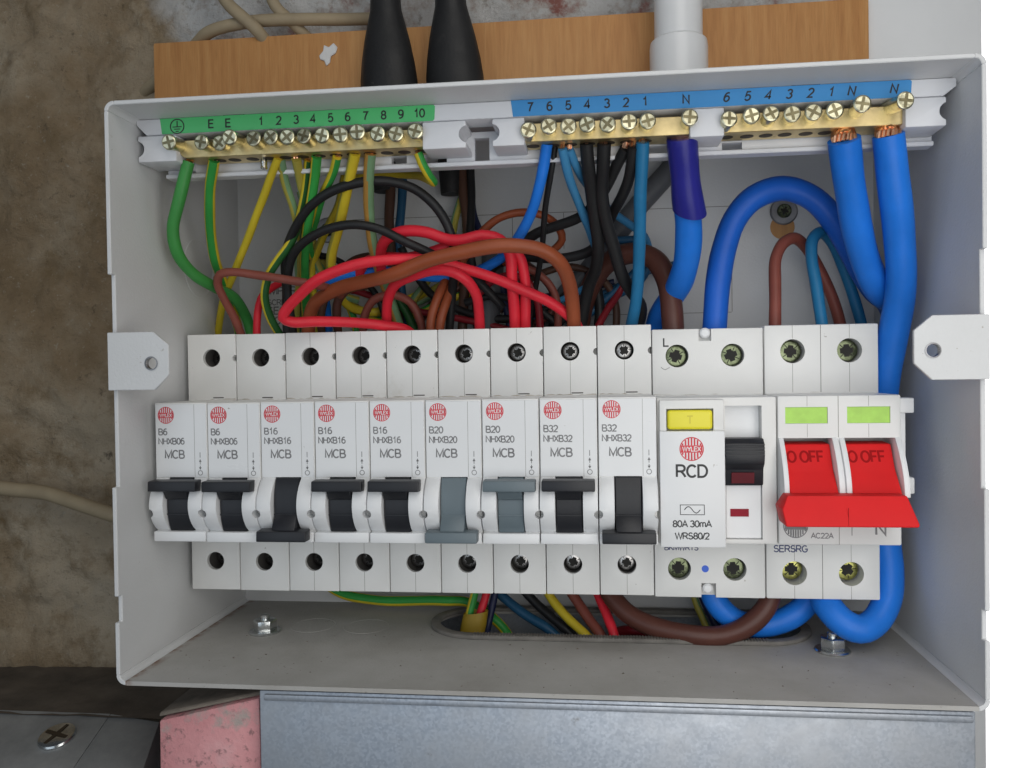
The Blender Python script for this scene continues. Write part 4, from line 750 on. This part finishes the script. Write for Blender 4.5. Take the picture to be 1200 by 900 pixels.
# ---- residual current device
X0, X1 = 9 * P + .15, 11 * P - .15
t = thing('residual_current_device', ((X0 + X1) / 2, 0, -43.6), 'white two-module residual current device with yellow test button', 'circuit breaker')
prof = [(-2, -43.7), (YT, -43.7), (YT, -22.2), (-66.5, -22.2), (-66.5, 22.0), (YT, 22.0), (YT, 43.6), (-2, 43.6)]
me = MB().prism(prof, 'x', X0, X1).bevel(.4, 2).mesh('body')
cs = [MB().cone((x, YT, z), 'y', 3.7, 3.7, -5, 8, 28) for x in (167.4, 185.0) for z in (34.9, -34.4)]
cs += [MB().box(179.6, 190.3, -75, -60.5, -20.8, 19.4), MB().box(174.3, 178.3, -52, -45, 39.6, 46), MB().box(174.3, 179.0, -52, -44, -50, -39.0)]
rcd = link('body', cut(me, cs), 'plastic', t)
for x in (167.4, 185.0):
    for z in (34.9, -34.4): terminal_screw(t, x - .3, z, YT + 2.6, 'screw_green', 3.6, random.uniform(.1, 1.2))
for z in (42.2, -40.9): MB().lathe([(1.7, .3), (1.7, -1.0), (1.2, -1.5), (0, -1.7)], (176.4, -46, z), 'y', 20).build('seal_cap', 'plastic_white', t)
# left: test button panel and the printed plate below it
me = MB().box(160.0, 178.9, -69.6, -66, 11.8, 21.4).bevel(.35, 2).mesh('button_panel')
panel = link('button_panel', cut(me, [MB().box(162.0, 175.8, -75, -64, 11.0, 18.8)]), 'plastic', t)
MB().box(162.3, 175.5, -70.3, -65, 12.6, 18.4).bevel(.9, 4).build('test_button', 'yellow_plastic', t)
text(t, 'T', 3.6, 168.9, 14.2, -70.34, 'yellow_shade', 'CENTER')
plate = MB().box(159.9, 178.9, -70.9, -66, -22.4, 12.2).bevel(.35, 2).build('printed_plate', 'plastic_white', t)
ly = -70.96
logo(t, 169.2, 6.9, ly, 3.55, 'ink_red', stripes=7)
text(t, 'RCD', 5.6, 169.2, -1.7, ly, 'ink_black', 'CENTER', .95)
mb = MB()
for x0, x1, z0, z1 in ((165.6, 172.8, -9.8, -9.6), (165.6, 172.8, -12.7, -12.5), (165.6, 165.8, -12.5, -9.8), (172.6, 172.8, -12.5, -9.8)): mb.box(x0, x1, ly, ly + .04, z0, z1)
mb.build('symbol_frame', 'ink_black', t)
MB().tube([(166.9 + 4.6 * k / 24, ly, -11.15 + .95 * math.sin(2 * math.pi * k / 24)) for k in range(25)], .12, 6).build('sine_symbol', 'ink_black', t)
text(t, '80A 30mA', 2.95, 169.1, -16.4, ly, 'ink_black', 'CENTER', .98); text(t, 'WRS80/2', 2.95, 169.1, -20.0, ly, 'ink_black', 'CENTER', .95)
text(t, 'BKMWRTS', 2.6, 162.6, -28.4, YT - .04, 'ink_blue', 'LEFT'); text(t, 'L', 4.2, 162.9, 37.9, YT - .04, 'ink_black', 'LEFT')
MB().tube([(162.2, YT - .03, 31.3), (163.0, YT - .03, 30.7), (163.6, YT - .03, 30.5), (165.0, YT - .03, 31.2)], .09, 5).build('pencil_tick', 'ink_grey', t)
MB().lathe([(0, -.05), (1.15, -.05), (1.15, 0)], (175.6, YT, -34.3), 'y', 24).build('blue_dot', 'blue_dot', t)
# right: rocker in its recess
MB().box(179.7, 190.2, -62.5, -60.6, 9.0, 19.3).build('recess_plate', 'plastic_white', t)
MB().box(179.7, 190.2, -65.6, -60.6, -20.7, -4.4).bevel(.3, 1).build('window_plate', 'plastic_white', t)
MB().box(181.0, 186.4, -65.85, -65.0, -14.0, -11.7).build('flag_window', 'dark_red', t)
rk = [(-60.6, 9.6), (-68.6, 9.8), (-70.4, 8.4), (-70.8, 4.6), (-70.2, 2.2), (-68.4, .6), (-67.6, -4.4), (-60.6, -4.6)]
ro = MB().prism(rk, 'x', 179.0, 190.4).bevel(.4, 2).build('rocker', 'black_plastic', t)
for z in (7.9, 6.9, 5.9, 4.9): MB().box(179.2, 190.3, -71.0, -70.5, z, z + .35).build('grip_ridge', 'black_plastic', ro)
MB().prism([(-68.9, -.4), (-68.55, -3.6), (-68.0, -3.6), (-68.2, -.4)], 'x', 181, 187.6).build('flag_window', 'red_tint', t)

# ---- main switch
X0, X1 = 11 * P + .2, 13 * P - .1
t = thing('main_switch', ((X0 + X1) / 2, 0, -43.6), 'double main switch with red OFF levers and green windows', 'switch')
prof = [(-2, -43.7), (YT, -43.7), (YT, -22.2), (-66.6, -22.2), (-66.6, 22.2), (YT, 22.2), (YT, 44.2), (-2, 44.2)]
me = MB().prism(prof, 'x', X0, X1).bevel(.5, 2).mesh('body')
cs = [MB().cone((x, YT, z), 'y', 3.85, 3.85, -5, 8, 28) for x in (203.7, 221.2) for z in (35.8, -35.4)]
for a in (195.9, 213.2): cs.append(MB().box(a, a + 15.6, -76, -55, -14.2, 9.6))
for a in (197.1, 214.8): cs.append(MB().box(a, a + 12.2, -76, -66.0, 13.9, 18.8))
msb = link('body', cut(me, cs), 'plastic', t)
for x in (203.7, 221.2):
    for z in (35.8, -35.4): terminal_screw(t, x - (.25 if z < 0 else .2), z + (.5 if z < 0 else 0), YT + (4.5 if z < 0 else 3.2), 'screw_green' if z > 0 else 'screw_olive', 3.55, random.uniform(.1, 1.2))
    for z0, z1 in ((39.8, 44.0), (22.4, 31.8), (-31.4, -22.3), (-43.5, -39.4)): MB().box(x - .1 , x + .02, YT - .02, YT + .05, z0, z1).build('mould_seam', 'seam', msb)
for x, z0, z1 in ((212.35, 22.4, 44), (212.35, -43.5, -22.4)): MB().box(x - .08, x + .08, YT - .02, YT + .05, z0, z1).build('mould_seam', 'gap', msb)
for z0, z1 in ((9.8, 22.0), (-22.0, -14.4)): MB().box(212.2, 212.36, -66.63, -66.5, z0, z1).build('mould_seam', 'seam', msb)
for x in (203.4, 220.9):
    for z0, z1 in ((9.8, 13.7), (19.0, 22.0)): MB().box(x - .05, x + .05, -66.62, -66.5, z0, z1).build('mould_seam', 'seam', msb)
for a in (197.1, 214.8): MB().box(a + .05, a + 12.15, -66.25, -65.9, 13.95, 18.75).build('indicator_window', 'green_window', t)
# curved cheeks flanking the levers
arc = [(-62, 9.7)] + [(-66.6 - 7.6 * math.sin(math.pi * k / 36) ** .9, 9.7 - 17.0 * k / 18 * .98) for k in range(0, 19)] + [(-62, -8.0)]
for a, b_ in ((195.05, 196.6), (210.4, 212.15), (212.4, 214.0), (228.2, 229.9)): MB().prism(arc, 'x', a, b_).bevel(.3, 2, 50).build('cheek', 'plastic_white', t)
# red levers, joined by one wide bar
for a in (196.75, 214.15):
    rp = [(-58, 8.0), (-64.8, 7.6), (-68.6, .4), (-69.6, -.6), (-74.6, -6.4), (-74.6, -11), (-58, -12)]
    lv = MB().prism(rp, 'x', a, a + 13.5).bevel(.35, 2).build('lever', 'red_plastic', t)
    # debossed lettering on the sloping face
    dv = Vector((0, -68.6 + 64.8, .4 - 7.6)); ang = math.atan2(-3.8, 7.2)
    for s_, xx in (('O OFF', a + .7),):
        me = text_mesh(s_, 5.4, 0, 0, 0, 'LEFT', .80); me.transform(Matrix.Translation((xx, -67.62, 2.35)) @ Matrix.Rotation(-math.atan2(3.8, 7.2), 4, 'X'))
        link('lettering', me, 'ink_debossed', lv)
tp = [(192.6 + 2.0, -5.6), (225.6 + 1.2, -5.6), (229.0, -13.2), (228.8, -13.9), (192.9 + .6, -13.9), (192.4, -9.0)]
mb = MB().prism([(x + .2, z) for x, z in tp], 'y', -82.5, -73.0).bevel(.5, 2)
for v in mb.bm.verts:
    if v.co.z > -8 and v.co.y < -78: v.co.y += 3.0
mb.build('lever_bar', 'red_plastic', t)
MB().box(210.3, 210.42, -82.56, -82.4, -13.4, -8.5).build('mould_seam', 'ink_debossed', t)
logo(t, 199.8, -16.6, -66.64, 3.6, 'ink_grey', word=False, stripes=9)
text(t, 'AC22A', 2.4, 207.4, -20.3, -66.66, 'ink_grey', 'CENTER'); text(t, 'N', 5.4, 222.4, -19.3, -66.66, 'ink_grey', 'LEFT', 1.05)
MB().box(215.8, 216.0, -66.66, -66.6, -19.3, -14.2).build('line_mark', 'ink_grey', t)
text(t, 'SERSRG', 3.3, 197.2, -28.7, YT - .04, 'ink_blue', 'LEFT', .95)
MB().box(X1 + .05, X1 + 6.2, -60, -54, 16.4, 21).bevel(.5, 2).build('side_clip', 'plastic_white', t); MB().box(X1 + .05, X1 + 6.2, -60, -54, -8, -3.0).bevel(.5, 2).build('side_clip', 'plastic_white', t)
MB().box(X1 + .05, X1 + 4.2, -58, -54, -3.2, 16.6).build('side_web', 'plastic_white', t)

# settled grime where the upper shoulders meet the noses
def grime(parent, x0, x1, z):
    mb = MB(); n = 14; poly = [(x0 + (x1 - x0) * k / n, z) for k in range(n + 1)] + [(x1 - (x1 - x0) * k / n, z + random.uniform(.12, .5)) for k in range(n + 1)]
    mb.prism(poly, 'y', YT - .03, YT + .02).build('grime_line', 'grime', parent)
for o in list(COL.objects):
    if o.name.startswith('circuit_breaker') and o.parent is None:
        x = ORG[o.name].x; grime(o, x + .4, x + P - .4, 22.25 + (ORG[o.name].z + 43.6))
    elif o.name.startswith('residual'): grime(o, 9 * P + .6, 11 * P - .6, 22.05)
    elif o.name == 'main_switch': grime(o, 11 * P + .6, 13 * P - .6, 22.25)
# ================================================================== WIRES
TWO = {  # insulation in two colours: (first, second, from angle, to angle, turns)
 'gy_green': ('stripe_green', 'yellow', .05, .80, .0, 1), 'gy_a': ('dullyellow', 'palegreen', .52, .98, .15, 0), 'gy_b': ('dullyellow', 'palegreen', .10, .50, .2, 0), 'gy_c': ('yellow', 'dkgreen', .55, 1.0, .0, 0),
 'gy_d': ('stripe_green', 'yellow', .06, .45, .0, 0), 'gy_e': ('yellow', 'stripe_green', .55, .95, .05, 0), 'gy_f': ('yellow', 'dullyellow', .05, .45, .1, 0), 'gy_g': ('tan', 'palegreen', .58, .98, .05, 0), 'gy_h': ('yellow', 'stripe_green', .60, 1.0, .0, 0)}
def colour_fn(a0, a1, turns, inv):
    def f(a, s):
        x = (a + turns * s) % 1.0
        inside = (a0 <= x < a1) or (a0 <= x + 1 < a1)
        return int(inside)
    return f
for (nm, label, r, col, cu, pts) in WIRES:
    path = catmull(pts, 1.5)
    kd = random.uniform(0, 90); ka = .6 if r < 3 else .35
    for q_ in range(2, len(path)):
        s_ = q_ * 1.5 * .055
        path[q_] = path[q_] + Vector((noise.noise(Vector((s_, kd, 0))), noise.noise(Vector((s_, kd, 7))) * .7, noise.noise(Vector((s_, kd, 13))))) * ka * min(1, q_ / 8)
    big = r > 3
    wob = random.uniform(0, 9)
    rad = lambda t_, r=r, wob=wob: r * (1 + .02 * math.sin(t_ * 31 + wob))
    mb = MB()
    cat = 'cable' if nm in ('thick_cable', 'sheathed_cable') else 'wire'
    grp = {'thick_cable': 'thick cables', 'sheathed_cable': 'grey sheathed cables', 'cable_core': 'cores of the black cables'}.get(nm, 'thin wires')
    if not cu:
        if col in TWO:
            a = TWO[col]; o = mb.tube(path, rad, 20, True, colour_fn(a[2], a[3], a[4], 0)).build(nm, [a[0], a[1]], None, 60, label, cat, grp)
        else: o = mb.tube(path, rad, 22 if big else 14).build(nm, col, None, 60, label, cat, grp)
        continue
    t = thing(nm, path[-1], label, cat, grp)
    if col in TWO:
        a = TWO[col]; ins = mb.tube(path, rad, 20, True, colour_fn(a[2], a[3], a[4], 0)).build('insulation', [a[0], a[1]], t, 60)
    else: ins = mb.tube(path, rad, 26 if big else 14).build('insulation', col, t, 60)
    p0 = path[0]; end = Vector((p0.x + (.3 if cu < 3 else .8), -65.2, 101.0))
    if cu == 3:
        MB().tube([p0.lerp(end, q / 4) for q in range(5)], 2.7, 12).build('copper_core', 'copper', t)
        for k in range(16):
            a = 2 * math.pi * k / 16; rr = 2.95 + .25 * math.sin(k * 2.3)
            line = [p0.lerp(end, q / 6) + Vector((math.cos(a + q * .15) * rr * (1.06 - .05 * q), math.sin(a + q * .15) * rr * (1 - .05 * q), 0)) for q in range(7)]
            line[0] = line[0] + (path[1] - p0).normalized() * 1.2
            MB().tube(line, .58, 7).build('copper_strand', 'copper', t)
    else:
        ns = 3 if cu == 1 else 7; rr = r * .35 if cu == 1 else r * .5
        for k in range(ns):
            a = 2 * math.pi * k / ns + wob
            line = [p0.lerp(end, q / 4) + Vector((math.cos(a) * rr * (1 + .25 * math.sin(q + k)), math.sin(a) * rr, 0)) for q in range(5)]
            MB().tube(line, r * (.30 if cu == 1 else .28), 7).build('copper_strand', 'copper', t)
    if cu == 2:
        n = int(len(path) * .30)
        def tape_pt(k): return path[k] + Vector((.7 * (k / n) ** 3, -.3 * (k / n) ** 3, 0))
        MB().tube([p0 + (p0 - path[1]).normalized() * .3] + [tape_pt(k) for k in range(n)], lambda t_: r + .3 + .12 * math.sin(t_ * 9) + .45 * t_ ** 4, 26, True, None, 2.2).build('tape_wrap', 'tape_navy', t, 60)

# yellow tape round the two wires in the slot
p0, p1 = Vector((96.2, -23.5, -57.0)), Vector((94.6, -25.0, -66.0))
def sleeve(c0, c1, rx, ry):
    mb = MB(); bm = mb.bm; rings = []
    for c, k_ in ((c0, 1), (c0.lerp(c1, .5), 1.05), (c1, 1)):
        rings.append([bm.verts.new((c.x + rx * k_ * math.cos(2 * math.pi * k / 20), c.y + ry * k_ * math.sin(2 * math.pi * k / 20), c.z + .6 * math.cos(2 * math.pi * k / 20))) for k in range(20)])
    for a, b_ in zip(rings, rings[1:]):
        for k in range(20): bm.faces.new((a[k], a[(k + 1) % 20], b_[(k + 1) % 20], b_[k]))
    return mb
sleeve(p0, p1, 4.6, 2.7).build('tape_collar', 'tape_yellow', None, 40, 'yellow tape collar bundling wires in the cable slot', 'tape')
# black sheath ends of the two tails
for (x, label) in ((60.5, 'black cable sheath end, left one, under the carrier'), (86.5, 'black cable sheath end, right one, under the carrier')):
    pts = [(x, -9, 112), (x + .2, -10, 108), (x + .6, -10, 98.5 if x > 80 else 100.5)]
    MB().tube(catmull(pts), lambda t_: 4.6 - .5 * t_, 18).build('cable_sheath', 'heatshrink', None, 60, label, 'cable', 'black sheath ends')

# ================================================================== ABOVE AND LEFT OF THE BOX
def boot(cx, label, lean):
    t = thing('cable_boot', (cx, -10, ZT), label, 'cable boot', 'black cable boots on top of the box')
    prof = [(10.4, 113.4), (10.7, 120), (11.1, 134), (11.0, 143), (10.2, 150), (8.8, 158), (7.2, 165), (6.0, 170), (5.6, 178), (5.5, 205), (5.5, 330)]
    mb = MB(); bm = mb.bm; rings = []
    for r_, z in prof:
        sh = lean * (z - 113) * .12; fl_ = .62 + .25 * max(0, min(1, (z - 140) / 35))
        rings.append([bm.verts.new((cx + sh + r_ * math.cos(2 * math.pi * k / 28) * (1 + .02 * math.sin(3 * k)), -9 + r_ * fl_ * math.sin(2 * math.pi * k / 28), z)) for k in range(28)])
    for a, b_ in zip(rings, rings[1:]):
        for k in range(28): bm.faces.new((a[k], a[(k + 1) % 28], b_[(k + 1) % 28], b_[k]))
    bm.faces.new(rings[0]); bm.faces.new(rings[-1]); mb.build('sleeve', 'heatshrink', t, 60)
boot(64.2, 'tapered black cable boot, left of the pair above the box', -.25); boot(90.2, 'tapered black cable boot, right of the pair above the box', -.35)
t = thing('conduit', (172, -16, ZT), 'white round conduit with a coupler entering the top of the box', 'conduit')
MB().lathe([(8.6, 148), (8.6, 330)], (172.2, -15, 0), 'z', 40).build('pipe', 'conduit', t)
MB().lathe([(10.2, 113.5), (10.3, 118), (10.4, 146.5), (10.1, 148.6), (9.2, 149.4), (8.4, 149.5)], (172.2, -15, 0), 'z', 40).build('coupler', 'conduit', t)
def loose(name, pts, r, label): MB().tube(catmull(pts, 2), r, 14).build(name, 'cream', None, 60, label, 'cable', 'old cream cables')
loose('cream_cable', [(-60, 14, 328), (-40, 8, 250), (-16, 4, 200), (-6.5, 2, 182.5), (-.5, 1, 176.5), (6, 2, 170.5), (9, 10, 164), (9, 16, 150)], 2.6, 'old cream cable dropping diagonally behind the plywood')
loose('cream_cable', [(-60, 30, 158), (-42, 20, 164), (-26, 12, 170), (-16, 6, 173), (2, 5, 175.5), (22, 8, 176.5), (40, 14, 178), (58, 22, 181)], 2.5, 'old cream cable running level above the plywood')
loose('cream_cable', [(30, 14, 328), (18, 10, 250), (12, 8, 205), (10, 6, 190), (12, 6, 182), (18, 9, 176), (24, 14, 170)], 2.4, 'old cream cable, short one curling at the top edge')
loose('cream_cable', [(-325, 18, 4), (-230, 17, -8), (-150, 16, -14), (-118, 15, -18), (-100, 14, -19.5), (-84, 12, -23.5), (-66, 11, -28.5), (-40, 12, -34), (-10, 14, -38)], 3.2, 'old cream cable emerging from behind the left of the box')

# ================================================================== BELOW THE BOX
t = thing('metal_trunking', (141, -42, -130), 'galvanised steel trunking directly under the grey box', 'trunking')
MB().box(40.3, 242.4, -84.6, -83.2, -130, -63.3).bevel(.5, 2).build('front_panel', 'galv', t)
MB().box(40.3, 242.4, 0, 1.4, -130, -63.3).build('back_panel', 'galv', t); MB().box(40.3, 41.6, -83.1, -.1, -130, -63.3).build('side_panel', 'galv', t); MB().box(241.1, 242.4, -83.1, -.1, -130, -63.3).build('side_panel', 'galv', t)
MB().box(41.7, 241.0, -83.1, -.1, -130, -128.6).build('base_panel', 'galv', t)
MB().box(42.0, 241.5, -85.5, -84.5, -66.1, -64.2).bevel(.4, 2).build('folded_edge', 'galv', t)
t = thing('pink_block', (21, -50, -140), 'pink painted masonry block left of the steel trunking', 'block')
me = MB(); bm = me.bm
def hexa(pts, mat, name):
    mb = MB(); b_ = mb.bm; v = [b_.verts.new(p_) for p_ in pts]
    for f in ((0, 1, 2, 3), (7, 6, 5, 4), (0, 4, 5, 1), (1, 5, 6, 2), (2, 6, 7, 3), (3, 7, 4, 0)): b_.faces.new([v[i] for i in f])
    return mb.bevel(.7, 2).build(name, mat, t)
hexa([(5.4, -80, -140), (38.6, -80, -140), (38.6, -10, -140), (5.4, -10, -140), (5.8, -80, -75.6), (38.2, -80, -67.6), (38.2, -10, -67.0), (5.8, -10, -75.0)], 'pink', 'painted_face')
hexa([(5.0, -79.2, -74.9), (38.4, -79.2, -67.1), (38.4, -20, -66.8), (5.0, -20, -74.2), (5.2, -78.4, -73.6), (38.4, -78.4, -66.0), (38.4, -20, -65.4), (5.0, -20, -73.0)], 'mortar', 'mortar_bed')
# sloping dark metal cover with its screw
t = thing('metal_cover', (-60, -80, -140), 'dark grey sloping metal cover at the lower left corner', 'metal cover')
c, sn = math.cos(R(18)), math.sin(R(18))
def on_lid(x, y): return (x, y, -100.0 + (y + 21.5) * sn / c)
def sheet(top, name, depth=40):
    mb = MB(); b_ = mb.bm; A = [b_.verts.new(p_) for p_ in top]; B = [b_.verts.new((p_[0], p_[1], -145)) for p_ in top]; n = len(A)
    b_.faces.new(A); b_.faces.new(B[::-1])
    for k in range(n): b_.faces.new((A[k], B[k], B[(k + 1) % n], A[(k + 1) % n]))
    return mb.bevel(.25, 2).build(name, 'dark_metal', t)
sheet([on_lid(-330, -21.5), on_lid(-330, -110), on_lid(-36, -110), on_lid(-46, -50), on_lid(-48.5, -21.5)], 'lid')
sheet([on_lid(-48.3, -21.6), on_lid(-45.8, -50), on_lid(-35.8, -110), (-6, -110, -128), (-10, -80, -118), (-27, -24, -101.5)], 'folded_corner')
sc = on_lid(-61.5, -34.3)
cross_screw(t, sc, 6.6, 'steel', 2.4, (0, -sn, c), 'brass_dark', .5, .12, 'cover_screw', deep=False)

# ================================================================== DUST AND CRUMBS
mb = MB(); bm = mb.bm
for k in range(170):
    x = random.uniform(0, 242); y = random.uniform(-84, -40) if random.random() < .75 else random.uniform(-40, -3)
    if 78 < x < 216 and y > -43: continue
    sz = random.choice((.18, .22, .28, .35, .5)) * random.uniform(.7, 1.2); c_ = Vector((x, y, ZB + T + sz * .3))
    vs = [bm.verts.new(c_ + Vector((random.uniform(-1, 1), random.uniform(-1, 1), random.uniform(-.3, .5))) * sz) for _ in range(5)]
    for f in ((0, 1, 2), (0, 2, 3), (0, 3, 4), (0, 4, 1), (1, 4, 3), (1, 3, 2)): bm.faces.new([vs[i] for i in f])
mb.build('dust_crumbs', 'mortar', None, 0, 'dark crumbs of plaster and dust scattered on the box floor', 'dust', None, 'stuff')
